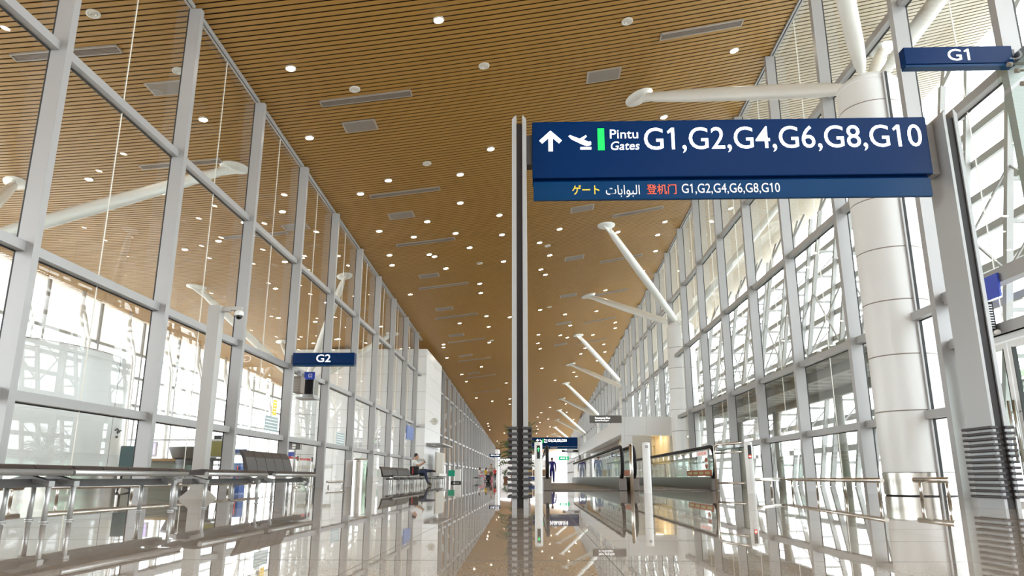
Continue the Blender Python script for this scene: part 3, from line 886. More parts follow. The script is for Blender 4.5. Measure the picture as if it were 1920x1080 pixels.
# ------------------------------------------------------------------ service block on the right with lit doorway
def part(name, mname, parent, *boxes, bev=0.0):
    b = MB().m(mname)
    for q in boxes: b.box(*q, bev=bev)
    return b.build(name, parent)
blk = thing('wall_block', (0, 0, 0), kind='structure')
Y0 = 38.7
g = 0.008
part('cladding', 'white', blk, (4.47, 4.63, Y0, Y0+0.2, 0, 3.38), (4.63+g, 5.76, Y0, Y0+0.2, 2.42, 3.38), (5.76+g, 6.93, Y0, Y0+0.2, 2.42, 3.38), (6.93+g, 7.05, Y0, Y0+0.2, 2.42, 3.38),
     (4.63+g, 5.02, Y0, Y0+0.2, 0, 2.41))
part('cream_cladding', 'cream', blk, (5.03, 5.985, Y0+0.01, Y0+0.2, 0, 2.405), (6.92, 7.05, Y0+0.01, Y0+0.2, 0, 2.405))
part('fascia', 'white', blk, *[(4.47, 4.62, Y0 + 0.21 + 6*k, Y0 + 0.2 + 6*(k+1), 2.50, 3.38) for k in range(9)])
part('roof', 'white', blk, (4.62, 7.0, Y0+0.2, Y0+54, 3.2, 3.36))
part('rear_wall', 'white', blk, (6.85, 6.95, 47, Y0+54, 0, 3.2))
rm = thing('wall_room', (0, 0, 0), kind='structure')
part('walls', 'warmwall', rm, (5.2, 5.3, Y0+0.2, 46.5, 0, 2.6), (6.92, 7.02, Y0+0.2, 46.5, 0, 2.6), (5.2, 7.02, 46.5, 46.6, 0, 2.6), (5.3, 6.92, Y0+0.2, 46.5, 2.6, 2.7))
part('ceiling_lamps', 'warmlamp', rm, (6.0, 6.5, 39.6, 40.4, 2.57, 2.59), (6.2, 6.8, 41.2, 41.7, 2.57, 2.59), (5.7, 6.3, 42.6, 43.2, 2.57, 2.59), (6.2, 6.7, 44.6, 45.2, 2.57, 2.59))
part('bulkhead', 'cream', rm, (6.3, 6.92, 43.5, 44.2, 2.1, 2.6))
t = thing('poster', (5.62, Y0, 1.5), 'small cream notice on the white service block beside the lit doorway', 'notice')
part('paper', 'warmlamp' if False else 'sticker', t, (-0.13, 0.13, -0.012, -0.001, 0, 0.32))
part('frame', 'cream', t, (-0.15, 0.15, -0.008, -0.001, -0.02, 0.34))
t = thing('counter', (6.45, 40.6, 0), 'low cream reception counter inside the warm-lit doorway', 'counter')
part('top', 'wood', t, (-0.45, 0.45, -0.3, 0.3, 0.98, 1.03)); part('front', 'cream', t, (-0.42, 0.42, -0.25, 0.25, 0, 0.979))

# ------------------------------------------------------------------ moving walkways
def walkway(x0, x1, y0, y1, label, stickers=False):
    t = thing('moving_walkway', (0, 0, 0), label, 'moving walkway', 'moving walkways')
    b = MB().m('belt'); b.box(x0 + 0.12, x1 - 0.12, y0 + 0.9, y1, 0.004, 0.03); b.build('belt', t)
    b = MB().m('skirt'); b.box(x0 + 0.1, x1 - 0.1, y0 + 0.25, y0 + 0.9, 0.004, 0.035)
    for k in range(24): b.box(x0 + 0.14 + k*(x1-x0-0.28)/24, x0 + 0.16 + k*(x1-x0-0.28)/24, y0 + 0.8, y0 + 0.95, 0.03, 0.045)
    b.build('comb_plate', t)
    for s, x in ((1, x0), (-1, x1)):
        b = MB().m('skirt')
        b.box(x - 0.10, x + 0.10, y0 + 0.28, y1, 0.004, 0.335)
        b.m('steel').box(x - 0.105, x + 0.105, y0 + 0.26, y1, 0.336, 0.352)
        b.m('skirt').box(x - 0.10, x + 0.10, y0 + 0.05, y0 + 0.279, 0.004, 0.30, bev=0.01)
        b.build('skirt', t)
        b = MB().m('glass_green')
        zs = 0.36; 
        arc = [(y0 + 0.35, zs)] + [(y0 + 0.42 - 0.36*math.cos(a), 0.70 + 0.38*math.sin(a)) for a in [R(q) for q in range(-40, 91, 13)]] + [(y1, 1.08), (y1, zs)]
        vs = [b.bm.verts.new((x, yy, zz)) for yy, zz in arc]; b.face(vs); b.build('glass_panel', t)
        b = MB().m('rubber')
        pth = [(x, y1, 1.115)] + [(x, y, 1.115) for y in (y0 + 12, y0 + 3, y0 + 0.8)] + [(x, y0 + 0.42 - 0.42*math.cos(a), 0.70 + 0.415*math.sin(a)) for a in [R(q) for q in (90, 75, 60, 45, 30, 15, 0, -15, -30, -45, -58)]] + [(x, y0 + 0.34, 0.33), (x, y0 + 0.45, 0.34)]
        b.path(pth, 0.045, 10); b.build('handrail', t)
        b = MB().m('chrome')
        b.path([(x, y1, 1.06), (x, y0 + 0.5, 1.06)] + [(x, y0 + 0.42 - 0.365*math.cos(a), 0.70 + 0.36*math.sin(a)) for a in [R(q) for q in (80, 60, 40, 20, 0, -20, -40)]], 0.02, 8); b.build('handrail_guide', t)
    return t
w1 = walkway(0.33, 2.26, 19.6, 44, 'glass-sided moving walkway nearest the middle post')
w2 = walkway(2.58, 4.62, 19.6, 44, 'glass-sided moving walkway with red no-entry stickers, nearest the right wall')
XW = 4.62
b = MB().m('orange'); b.box(XW-0.006, XW-0.002, 20.0, 23.2, 0.37, 0.53); st = b.build('warning_band', w2)
b = MB().m('sticker')
for k in range(4): b.box(XW-0.009, XW-0.006, 20.2 + k*0.75, 20.75 + k*0.75, 0.415, 0.485)
b.build('band_captions', w2)
b = MB().m('textpaint'); b.box(XW-0.005, XW-0.002, 20.35, 21.75, 0.90, 1.04); b.build('caution_label', w2)
text('caution_lettering', 'CAUTION', w2, 21.6, 20.5, 0.93, 1.01, XW-0.006, 'red', axis='-x')
b = MB().m('orange')
yc, zc = 20.55, 0.705
vs = [b.bm.verts.new((XW-0.004, yc + 0.19*math.cos(a), zc + 0.155*math.sin(a))) for a in [2*PI*j/28 for j in range(28)]]; b.face(vs)
b.m('textpaint').box(XW-0.008, XW-0.005, yc-0.19, yc+0.19, zc-0.035, zc+0.035); b.build('no_entry_sticker', w2)
b = MB().m('orange'); b.box(2.578, 2.584, 20.0, 22.5, 0.37, 0.53); b.build('warning_band', w2)

# gate posts with signal lights
def gate_post(x, y, label, kind):
    t = thing('gate_post', (x, y, 0), label, 'post', 'walkway gate posts')
    b = MB().m('white'); b.lathe([(0.085, 0), (0.085, 1.05), (0.08, 1.066), (0.03, 1.075), (0, 1.075)], n=24); b.build('tube', t)
    b = MB().m('panelblack')
    if kind == 'blank': b.m('greymetal').box(-0.03, 0.03, -0.09, -0.05, 0.95, 1.01); b.build('display', t)
    else:
        b.box(-0.036, 0.036, -0.094, -0.05, 0.72, 1.0, bev=0.006); d = b.build('display', t)
        if kind == 'go':
            b = MB().m('greenlight'); b.prism([(-0.006,0.87),(0.006,0.87),(0.006,0.93),(0.022,0.915),(0.022,0.93),(0,0.955),(-0.022,0.93),(-0.022,0.915),(-0.006,0.93)], -0.098, -0.0935); b.build('green_arrow', t)
        else:
            b = MB().m('redlight'); vs = [b.bm.verts.new((0.028*math.cos(2*PI*j/20), -0.096, 0.765 + 0.032*math.sin(2*PI*j/20))) for j in range(20)]; b.face(vs)
            b.m('textwhite').box(-0.02, 0.02, -0.099, -0.097, 0.758, 0.772); b.build('red_disc', t)
gate_post(0.085, 16.4, 'white gate post with a green arrow light beside the middle post', 'go')
gate_post(2.44, 16.6, 'white gate post without a light between the two moving walkways', 'blank')
gate_post(4.60, 16.4, 'white gate post with a red no-entry light beside the right-hand walkway', 'stop')
t = thing('slim_post', (2.12, 16.7, 0), 'slim stainless pole just left of the unlit white gate post', 'post')
b = MB().m('steel'); b.path([(0,0,0),(0,0,1.02)], 0.04, 14); b.build('tube', t)
b = MB().m('steel'); b.lathe([(0.042, 1.02), (0.03, 1.04), (0, 1.045)], n=14); b.build('cap', t)
t = thing('barrier', (0, 0, 0), 'tubular stainless barrier frame joining the red-light gate post', 'barrier')
b = MB().m('steel')
b.path([(4.50, 16.46, 1.06), (4.2, 17.4, 1.06), (4.15, 17.55, 1.02), (4.15, 17.56, 0.9), (4.15, 17.56, 0.0)], 0.028, 10); b.build('frame_tube', t)
b = MB().m('steel'); b.path([(4.50, 16.49, 0.87), (4.16, 17.5, 0.87)], 0.024, 10); b.build('upper_bar', t)
b = MB().m('steel'); b.path([(4.50, 16.49, 0.21), (4.16, 17.5, 0.21)], 0.024, 10); b.build('lower_bar', t)
b = MB().m('glass_green'); b.quad([(4.5, 16.45, 0.9), (4.2, 17.42, 0.9), (4.2, 17.42, 1.03), (4.5, 16.45, 1.03)]); b.build('glass_infill', t)

# low floor rails
def low_rail(pts, z, r, legs, label, group=None):
    t = thing('floor_rail', (0, 0, 0), label, 'rail', group)
    b = MB().m('steel'); b.path([(x, y, z) for x, y in pts], r, 12); b.build('rail', t)
    for x, y in legs:
        b = MB().m('steel'); b.path([(x, y, 0), (x, y, z)], r*0.62, 8); b.build('leg', t)
low_rail([(4.72, 16.5), (5.72, 17.9), (5.80, 17.6), (5.2, 11.6)], 0.285, 0.036, [(5.3, 17.3), (5.76, 17.3), (5.62, 15.4), (5.41, 13.5), (5.21, 11.75)], 'long low stainless rail on the floor in front of the right glass wall')
low_rail([(5.76, 11.75), (5.76, 10.75)], 0.29, 0.04, [(5.76, 11.6), (5.76, 10.85)], 'short low stainless rail in front of the large white column')
y = 5.0; k = 0
low_rail([(-7.1, 4.0), (-7.1, 10.4)], 0.19, 0.035, [(-7.1, 4.6), (-7.1, 6.9), (-7.1, 8.4), (-7.1, 10.2)], 'low stainless rail along the left glass behind the front bench')
low_rail([(-7.1, 11.0), (-7.1, 19.5)], 0.19, 0.035, [(-7.1, 11.2), (-7.1, 13.3), (-7.1, 15.5), (-7.1, 17.5), (-7.1, 19.3)], 'low stainless rail along the left glass behind the benches and camera post')
low_rail([(-7.1, 25.9), (-7.1, 29.5)], 0.19, 0.035, [(-7.1, 26.1), (-7.1, 28.0)], 'short low stainless rail along the left glass next to the litter bins')

# ------------------------------------------------------------------ benches
def bench(y0, n, pitch, xf, back, label, group, zs=0.402, depth=0.42):
    t = thing('bench', (xf, y0, 0), label, 'bench', group)
    L = n*pitch
    b = MB().m('greymetal'); b.path([(0, 0, zs-0.042), (0, L, zs-0.042)], 0.026, 14); b.build('front_tube', t)
    b = MB().m('darkmetal'); b.box(-0.27, -0.17, 0.02, L-0.02, zs-0.15, zs-0.09); b.build('beam', t)
    for k in range(n):
        a, c = k*pitch + 0.006, (k+1)*pitch - 0.006
        b = MB().m('seat')
        # upholstered seat with a soft front roll
        prof = [(0.012, zs-0.03), (0.02, zs-0.012), (0.0, zs+0.006), (-0.06, zs+0.012), (-0.22, zs-0.006), (-depth, zs-0.012), (-depth, zs-0.05), (-0.04, zs-0.05)]
        A = [b.bm.verts.new((x, a, z)) for x, z in prof]; B = [b.bm.verts.new((x, c, z)) for x, z in prof]
        b.face(A); b.face(B[::-1])
        for i in range(len(prof)): b.face([A[i], B[i], B[(i+1)%len(prof)], A[(i+1)%len(prof)]])
        b.build('seat', t)
        if back:
            b = MB().m('seat')
            pf = [(-depth+0.06, zs-0.01), (-depth+0.045, zs+0.06), (-depth-0.0, zs+0.20), (-depth-0.055, zs+0.285), (-depth-0.075, zs+0.295), (-depth-0.095, zs+0.285), (-depth-0.04, zs+0.18), (-depth+0.0, zs-0.01)]
            A = [b.bm.verts.new((x, a, z)) for x, z in pf]; B = [b.bm.verts.new((x, c, z)) for x, z in pf]
            b.face(A); b.face(B[::-1])
            for i in range(len(pf)): b.face([A[i], B[i], B[(i+1)%len(pf)], A[(i+1)%len(pf)]])
            b.build('backrest', t)
    nl = max(2, round(L/0.85))
    for k in range(nl):
        yy = 0.14 + (L - 0.28)*k/(nl-1)
        b = MB().m('greymetal')
        b.hexa([(-0.04, yy-0.035, zs-0.145), (-0.04, yy+0.035, zs-0.145), (-0.22, yy+0.035, zs-0.10), (-0.22, yy-0.035, zs-0.10), (-0.04, yy-0.035, zs-0.105), (-0.04, yy+0.035, zs-0.105), (-0.22, yy+0.035, zs-0.055), (-0.22, yy-0.035, zs-0.055)])
        b.hexa([(-depth+0.02, yy-0.035, zs-0.145), (-depth+0.02, yy+0.035, zs-0.145), (-0.22, yy+0.035, zs-0.10), (-0.22, yy-0.035, zs-0.10), (-depth+0.02, yy-0.035, zs-0.105), (-depth+0.02, yy+0.035, zs-0.105), (-0.22, yy+0.035, zs-0.055), (-0.22, yy-0.035, zs-0.055)])
        b.build('bracket', t)
        for xx in (-0.06, -depth+0.04):
            b = MB().m('leg'); b.path([(xx, yy, 0.012), (xx, yy, zs-0.12)], 0.019, 10)
            b.path([(xx, yy, 0), (xx, yy, 0.012)], 0.030, 10); b.build('leg', t)
    return t
bench(3.52, 5, 0.44, -3.55, False, 'long backless dark bench at the left edge, nearest the camera', 'benches')
bench(5.75, 5, 0.385, -3.55, False, 'backless dark bench just left of the camera post', 'benches')
bench(8.15, 5, 0.37, -3.55, False, 'backless dark bench just right of the camera post', 'benches')
bench(10.28, 5, 0.385, -3.55, True, 'dark brown bench with five upright backrests beside the red belt barrier', 'benches')
bench(25.6, 5, 0.56, -4.75, True, 'dark bench with backrests, first of the row before the seated man', 'benches')
bench(28.5, 5, 0.56, -4.75, True, 'dark bench with backrests directly behind the seated man', 'benches')
bench(31.5, 5, 0.56, -4.75, False, 'backless bench on which the man with the phone sits', 'benches')
bench(38.0, 5, 0.56, -5.3, False, 'backless bench in front of the white standing display panel', 'benches')
bench(42.0, 6, 0.56, -5.3, False, 'backless bench just before the green-fronted cart', 'benches')
bench(70.0, 8, 0.56, -5.2, False, 'distant backless bench where the group of travellers sits', 'benches')

# ------------------------------------------------------------------ camera post
t = thing('camera_post', (-5.36, 12.05, 0), 'square white post carrying a dome camera in front of the left glass', 'post')
part('post', 'postwhite', t, (-0.1, 0.1, -0.1, 0.1, 0.13, 3.14), bev=0.006)
b = MB().m('postwhite'); b.hexa([(-0.22,-0.22,0),(0.22,-0.22,0),(0.22,0.22,0),(-0.22,0.22,0),(-0.11,-0.11,0.135),(0.11,-0.11,0.135),(0.11,0.11,0.135),(-0.11,0.11,0.135)]); b.build('plinth', t)
b = MB().m('postwhite'); b.box(0.1, 0.24, -0.04, 0.04, 3.04, 3.12); b.box(0.22, 0.44, -0.03, 0.03, 3.065, 3.125); b.build('arm', t)
b = MB().m('white'); b.lathe([(0, 3.065), (0.05, 3.06), (0.075, 3.03), (0.075, 2.98), (0.07, 2.97)], cx=0.39, n=20); b.build('camera_housing', t)
b = MB().m('panelblack'); b.lathe([(0.062, 2.975), (0.055, 2.94), (0.03, 2.915), (0, 2.905)], cx=0.39, n=20); b.build('dome', t)

# litter bins
t = thing('litter_bin', (-5.86, 25.4, 0), 'round brushed steel litter bin by the left glass wall', 'bin')
b = MB().m('steel'); b.lathe([(0.25, 0), (0.25, 0.84), (0.24, 0.845)], n=32); b.build('body', t)
b = MB().m('chrome'); b.lathe([(0.24, 0.845), (0.25, 0.85), (0.25, 0.90), (0.2, 0.945), (0.1, 0.955), (0.08, 0.93), (0, 0.93)], n=32); b.build('lid', t)
t = thing('litter_bin', (-6.28, 25.75, 0), 'slim white box bin directly behind the round steel bin', 'bin')
part('body', 'white', t, (-0.12, 0.12, -0.12, 0.12, 0, 0.86), bev=0.01); part('lid', 'white', t, (-0.125, 0.125, -0.125, 0.125, 0.862, 0.90), bev=0.01)

# belt barriers behind the left glass
for i, (x, y, lb) in enumerate(((-8.35, 26.5, 'stainless belt post with red belts on both sides, behind the left glass'), (-8.25, 27.9, 'stainless belt post at the end of the red belt, next to a mullion'))):
    t = thing('belt_post', (x, y, 0), lb, 'barrier post', 'belt posts')
    b = MB().m('steel'); b.lathe([(0.18, 0), (0.18, 0.015), (0.05, 0.04), (0.032, 0.05), (0.032, 0.9)], n=24); b.build('pole', t)
    b = MB().m('darkmetal'); b.lathe([(0.036, 0.9), (0.036, 1.05), (0.03, 1.06), (0, 1.06)], n=20); b.build('head', t)
    b = MB().m('beltred')
    if i == 0:
        b.bar((0.003, 0.035, 0.97), (0.095, 1.2, 0.97), 0.008, 0.08); b.bar((-0.003, -0.035, 0.99), (-0.22, -1.7, 1.02), 0.008, 0.08)
    else: b.box(-0.01, 0.01, -0.06, -0.03, 0.93, 1.01)
    b.build('belt' if i == 0 else 'belt_clip', t)

# ------------------------------------------------------------------ things behind the left glass
t = thing('service_desk', (-11.4, 22.6, 0), 'curved grey service desk with an oak top behind the left glass', 'desk')
part('counter_top', 'wood', t, (-0.9, 0.75, -0.35, 0.35, 0.80, 0.88)); part('front_panel', 'soffit', t, (-0.85, 0.7, -0.30, 0.30, 0.0, 0.80))
b = MB().m('darkmetal'); b.lathe([(0.55, 0.0), (0.55, 0.85), (0.62, 0.9), (0.74, 1.18), (0.74, 1.22), (0.5, 1.22)], cx=1.1, cy=0.05, n=24, a0=-PI*0.85, a1=PI*0.3); b.build('curved_end', t)
part('glass_shelf', 'greymetal', t, (-0.9, 1.6, -0.2, 0.15, 1.42, 1.45))
t = thing('monitor', (-11.75, 22.5, 0.88), 'white-framed monitor with a lilac screen on the service desk', 'monitor')
part('frame', 'white', t, (-0.36, 0.36, -0.03, 0.03, 0.05, 0.50), bev=0.01); part('screen', 'screen', t, (-0.31, 0.31, -0.036, -0.031, 0.12, 0.46)); part('stand', 'white', t, (-0.1, 0.1, -0.06, 0.06, 0.002, 0.05))
t = thing('swivel_chair', (-10.55, 19.2, 0), 'dark teal swivel chair between the curved enclosure and the glass', 'chair')
b = MB().m('teal'); b.box(-0.26, 0.26, -0.04, 0.04, 0.52, 1.12, bev=0.035); b.build('backrest', t)
b = MB().m('teal'); b.box(-0.26, 0.26, -0.30, 0.24, 0.42, 0.50, bev=0.03); b.build('seat', t)
b = MB().m('darkmetal'); b.path([(0,-0.03,0.42),(0,-0.03,0.1)], 0.03, 8)
for a in range(5): b.bar((0,-0.03,0.1), (0.3*math.cos(a*1.257), -0.03+0.3*math.sin(a*1.257), 0.05), 0.04, 0.03)
b.build('star_base', t)
b = MB().m('black')
for a in range(5): b.ellipsoid((0.3*math.cos(a*1.257), -0.03+0.3*math.sin(a*1.257), 0.03), 0.028, 0.028, 0.03, 8, 6)
b.build('castors', t)
t = thing('poster_stand', (-9.05, 21.3, 0), 'olive-yellow poster on a dark easel behind the left glass', 'poster stand')
part('poster', 'olive', t, (-0.17, 0.17, -0.02, 0.0, 0.92, 1.34)); part('frame', 'white', t, (-0.22, 0.22, 0.0, 0.02, 0.88, 1.40)); part('base', 'darkmetal', t, (-0.28, 0.28, -0.12, 0.12, 0.78, 0.86))
b = MB().m('darkmetal'); b.path([(-0.1,0,0),(-0.1,0,0.78)], 0.02, 8); b.path([(0.18,-0.05,0),(0.08,0,0.78)], 0.015, 8); b.build('legs', t)
t = thing('wall_cabinet_sign', (-10.1, 24.2, 1.42), 'small black hanging display board behind the camera post', 'display')
part('board', 'panelblack', t, (-0.3, 0.3, -0.05, 0.05, 0, 0.24)); part('slots', 'textpaint', t, (-0.05, 0.12, -0.056, -0.051, 0.14, 0.20), (-0.05, 0.12, -0.056, -0.051, 0.05, 0.11))
part('hanger', 'darkmetal', t, (-0.28, -0.26, -0.01, 0.01, -1.42, 0), (0.26, 0.28, -0.01, 0.01, -1.42, 0))
t = thing('display_board', (-8.05, 25.2, 1.24), 'black counter board with three white slots above the red belt barrier', 'display')
part('board', 'panelblack', t, (-0.24, 0.22, -0.06, 0.06, 0, 0.28)); part('slots', 'textpaint', t, *[(-0.09, 0.03, -0.066, -0.061, 0.03 + 0.085*k, 0.09 + 0.085*k) for k in range(3)])
part('side_slats', 'textpaint', t, *[(0.2201, 0.224, -0.04 + 0.035*k, -0.02 + 0.035*k, 0.02, 0.26) for k in range(3)])
part('post', 'greymetal', t, (-0.02, 0.02, -0.02, 0.02, -1.24, 0))
t = thing('label_sign', (-8.16, 25.1, 1.02), 'small purple-blue label sign under the black counter board', 'sign')
part('plate', 'brightblue', t, (-0.13, 0.12, -0.02, 0.0, 0, 0.14))
t = thing('counter_table', (-8.7, 29.6, 0), 'pale table on a dark pedestal behind the red belt barrier', 'table')
part('top', 'cream', t, (-0.5, 0.7, -0.35, 0.35, 0.68, 0.80)); part('pedestal', 'darkmetal', t, (0.05, 0.15, -0.05, 0.05, 0.03, 0.68)); part('foot', 'darkmetal', t, (-0.15, 0.35, -0.2, 0.2, 0, 0.03))
t = thing('info_cabinet', (-8.25, 20.9, 0), 'blue and white information cabinet behind the bench backrests', 'cabinet')
part('body', 'bluecab', t, (-0.10, 0.16, -0.2, 0.2, 0, 0.72)); part('side', 'white', t, (-0.30, -0.101, -0.2, 0.2, 0, 0.72)); part('shelf', 'greymetal', t, (-0.32, 0.22, -0.22, 0.22, 0.93, 0.98))
part('header', 'bluecab', t, (-0.30, 0.20, -0.05, 0.05, 0.98, 1.10)); part('uprights', 'greymetal', t, (-0.31, -0.28, -0.02, 0.02, 0.72, 0.93), (0.18, 0.21, -0.02, 0.02, 0.72, 0.93))
part('red_lettering', 'red', t, (0.06, 0.09, -0.205, -0.2, 0.30, 0.65))
for nm, y0, y1, z0, z1, mm, lb in (('poster', 21.6, 21.95, 2.10, 2.56, 'yellow', 'small yellow poster stuck on the left glass below the G2 sign'),
                       ('notice', 21.05, 22.15, 1.64, 2.06, 'notice', 'pale blue-green notice stuck on the left glass below the yellow poster'),
                       ('notice', 28.9, 30.1, 1.60, 2.04, 'notice', 'pale blue-green notice stuck on the left glass right of the white column')):
    t = thing(nm, (XL + 0.004, 0, 0), lb, 'notice')
    part('sheet', mm, t, (0, 0.004, y0, y1, z0, z1)); part('lines', 'textpaint', t, *[(0.0041, 0.006, y0 + 0.06, y1 - 0.06, z1 - 0.1 - 0.09*k, z1 - 0.07 - 0.09*k) for k in range(4)])
# flight monitors hung under the G2 sign
t = thing('flight_monitor', (-7.28, 23.75, 2.86), 'grey flight information monitor under the small blue G2 label', 'monitor')
part('case', 'greymetal', t, (-0.2, 0.16, 0.0, 0.5, 0, 0.62), bev=0.01); part('screen', 'panelblack', t, (-0.15, 0.13, -0.006, -0.001, 0.08, 0.55))
part('side_grille', 'soffit', t, (0.1605, 0.166, 0.06, 0.46, 0.08, 0.56)); part('shelf', 'alu', t, (-0.4, 0.2, -0.05, 0.6, -0.06, -0.005)); part('hanger', 'alu', t, (-0.12, 0.08, 0.1, 0.4, 0.625, 0.74))
t = thing('flight_monitor', (-7.42, 22.95, 2.90), 'dark vented back of the flight monitor left of the grey one', 'monitor')
b = MB().m('vent'); b.box(-0.12, 0.12, 0.0, 0.42, 0, 0.52, bev=0.01); b.build('case', t)
part('grille', 'ventframe', t, *[(-0.095, 0.095, -0.006, -0.001, 0.06 + 0.05*k, 0.08 + 0.05*k) for k in range(8)], (-0.10, -0.09, -0.007, -0.001, 0.05, 0.45), (0.09, 0.10, -0.007, -0.001, 0.05, 0.45))
part('hanger', 'alu', t, (-0.05, 0.05, 0.1, 0.3, 0.52, 0.70))
t = thing('label_sign', (-7.25, 23.6, 3.40), 'small bright blue G2 label above the flight monitors', 'sign')
part('plate', 'brightblue', t, (-0.16, 0.18, 0.0, 0.03, 0, 0.24)); text('lettering', 'G2', t, -0.03, 0.10, 0.06, 0.18, -0.001, 'textpaint')
part('bracket', 'alu', t, (-0.3, -0.16, 0.005, 0.025, 0.05, 0.19))

# wall-mounted things on the pylon
t = thing('wall_clock', (-6.95, 51.3, 4.08), 'round ivory clock on a short arm of the white pylon', 'clock')
b = MB().m('clockface'); bm0 = b
b.path([(0.1, -0.06, 0), (0.1, 0.06, 0)], 0.22, 24); b.build('face', t)
b = MB().m('ring'); b.path([(0.1 + 0.225*math.cos(2*PI*j/24), -0.065, 0.225*math.sin(2*PI*j/24)) for j in range(24)], 0.018, 6, closed=True); b.build('rim', t)
b = MB().m('darkmetal'); b.bar((0.1, -0.07, 0), (0.1, -0.07, 0.15), 0.012, 0.008, up=(0,1,0)); b.bar((0.1, -0.072, 0), (0.2, -0.072, -0.04), 0.014, 0.008, up=(0,1,0)); b.build('hands', t)
b = MB().m('ring'); b.box(-0.25, -0.12, -0.03, 0.03, -0.025, 0.025); b.build('arm', t)
t = thing('information_display', (-6.75, 51.2, 0), 'tall slightly curved off-white display panel in front of the pylon', 'display')
b = MB().m('cream')
n = 8; A = []; B = []
for i in range(n+1):
    yy = 0.0 + 4.6*i/n; bow = 0.18*math.sin(PI*i/n)
    A.append([b.bm.verts.new((bow + 0.12*k, yy, 0.62)) for k in (0, 1)]); B.append([b.bm.verts.new((bow + 0.12*k, yy, 2.02)) for k in (0, 1)])
for i in range(n):
    b.face([A[i][1], A[i+1][1], B[i+1][1], B[i][1]]); b.face([A[i][0], B[i][0], B[i+1][0], A[i+1][0]]); b.face([B[i][0], B[i][1], B[i+1][1], B[i+1][0]]); b.face([A[i][0], A[i+1][0], A[i+1][1], A[i][1]])
b.face([A[0][0], A[0][1], B[0][1], B[0][0]]); b.face([A[n][0], B[n][0], B[n][1], A[n][1]])
b.build('panel', t)
part('plinth', 'white', t, (0.0, 0.3, 0.2, 4.4, 0, 0.61))
t = thing('canopy', (-7.2, 50.0, 2.50), 'thin flat grey canopy projecting from the white pylon above the display panel', 'canopy')
part('slab', 'greymetal', t, (0, 1.1, 0, 6.2, 0, 0.08)); part('lamp_strip', 'textpaint', t, (0.2, 0.4, 1.0, 1.8, -0.03, -0.001))
t = thing('door_sign', (XL + 0.0, 0, 0), 'blue sign panel over the narrow door in the left glass before the pylon', 'sign')
part('panel', 'bluecab', t, (0.14, 0.18, 44.0, 46.4, 2.55, 3.35)); part('bracket', 'alu', t, (0.0, 0.139, 44.2, 44.3, 2.9, 3.7), (0.0, 0.139, 46.1, 46.2, 2.9, 3.7))
t = thing('service_cart', (-5.15, 49.0, 0), 'small white cart with a bright green front panel on the left', 'cart')
part('body', 'white', t, (0.0, 0.36, 0, 0.5, 0.12, 0.86)); part('green_panel', 'signgreen', t, (-0.42, -0.001, -0.02, 0.04, 0.42, 0.80)); part('top', 'greymetal', t, (-0.42, 0.36, 0, 0.5, 0.865, 0.89)); part('base', 'black', t, (-0.25, 0.38, -0.03, 0.53, 0.03, 0.115))
b = MB().m('black')
for x in (-0.2, 0.32):
    for y in (0.0, 0.48): b.path([(x-0.03, y, 0.04), (x+0.03, y, 0.04)], 0.04, 10)
b.build('wheels', t)

# ------------------------------------------------------------------ right hand door, canopy glass, speaker
dr = thing('door_1', (XR, 10.12, 0), kind='structure')
part('frame', 'white', dr, (-0.06, 0.06, 0.0, 0.09, 0, 2.45), (-0.06, 0.06, 2.45, 2.56, 0, 2.45), (-0.06, 0.06, 0.09, 2.45, 2.36, 2.45))
for k, (a, c) in enumerate(((0.11, 1.26), (1.29, 2.43))):
    lf = part('door_leaf', 'white', dr, (-0.03, 0.03, a, a+0.09, 0.02, 2.34), (-0.03, 0.03, c-0.09, c, 0.02, 2.34), (-0.03, 0.03, a+0.09, c-0.09, 2.24, 2.34), (-0.03, 0.03, a+0.09, c-0.09, 0.02, 0.14))
    b = MB().m('glass_green'); b.quad([(0, a+0.09, 0.14), (0, c-0.09, 0.14), (0, c-0.09, 2.24), (0, a+0.09, 2.24)]); b.build('door_pane', lf)
    b = MB().m('gasket'); b.box(-0.034, 0.034, a+0.085, a+0.10, 0.13, 2.25); b.box(-0.034, 0.034, c-0.10, c-0.085, 0.13, 2.25); b.build('door_gasket', lf)
    yy = c - 0.05 if k == 0 else a + 0.05
    b = MB().m('chrome'); b.path([(-0.11, yy, 0.55), (-0.11, yy, 1.45)], 0.022, 10); b.path([(-0.03, yy, 0.72), (-0.11, yy, 0.72)], 0.014, 8); b.path([(-0.03, yy, 1.28), (-0.11, yy, 1.28)], 0.014, 8); b.build('handle', lf)
part('header', 'alu', dr, (-0.14, 0.05, 0.0, 2.6, 2.45, 2.62), (-0.14, 0.05, 0.0, 2.6, 3.22, 3.3))
t = thing('label_sign', (XR - 0.16, -0.05, 0.2), 'bright blue G1 label on the beam over the glass door on the right', 'sign')
part('plate', 'brightblue', t, (-0.03, 0.0, 11.15, 12.35, 2.80, 3.16)); text('lettering', 'G1', t, 11.80, 11.48, 2.88, 3.07, -0.031, 'textpaint', axis='-x', bold=0.01)
t = thing('loudspeaker', (XR - 0.27, 11.42, 2.48), 'slim black louvred loudspeaker above the glass door on the right', 'speaker')
b = MB().m('black'); b.box(-0.08, 0.08, -0.12, 0.12, 0, 0.48, bev=0.01); b.build('cabinet', t)
part('louvres', 'greymetal', t, *[(-0.05, 0.05, -0.128, -0.121, 0.05 + 0.04*k, 0.065 + 0.04*k) for k in range(10)])
b = MB().m('white'); b.ellipsoid((0.02, -0.2, -0.02), 0.05, 0.05, 0.04); b.build('bracket', t)
cg = thing('glass_canopy', (0, 0, 0), 'greenish glass panel on spider fittings at the top right corner', 'canopy')
b = MB().m('glass_green')
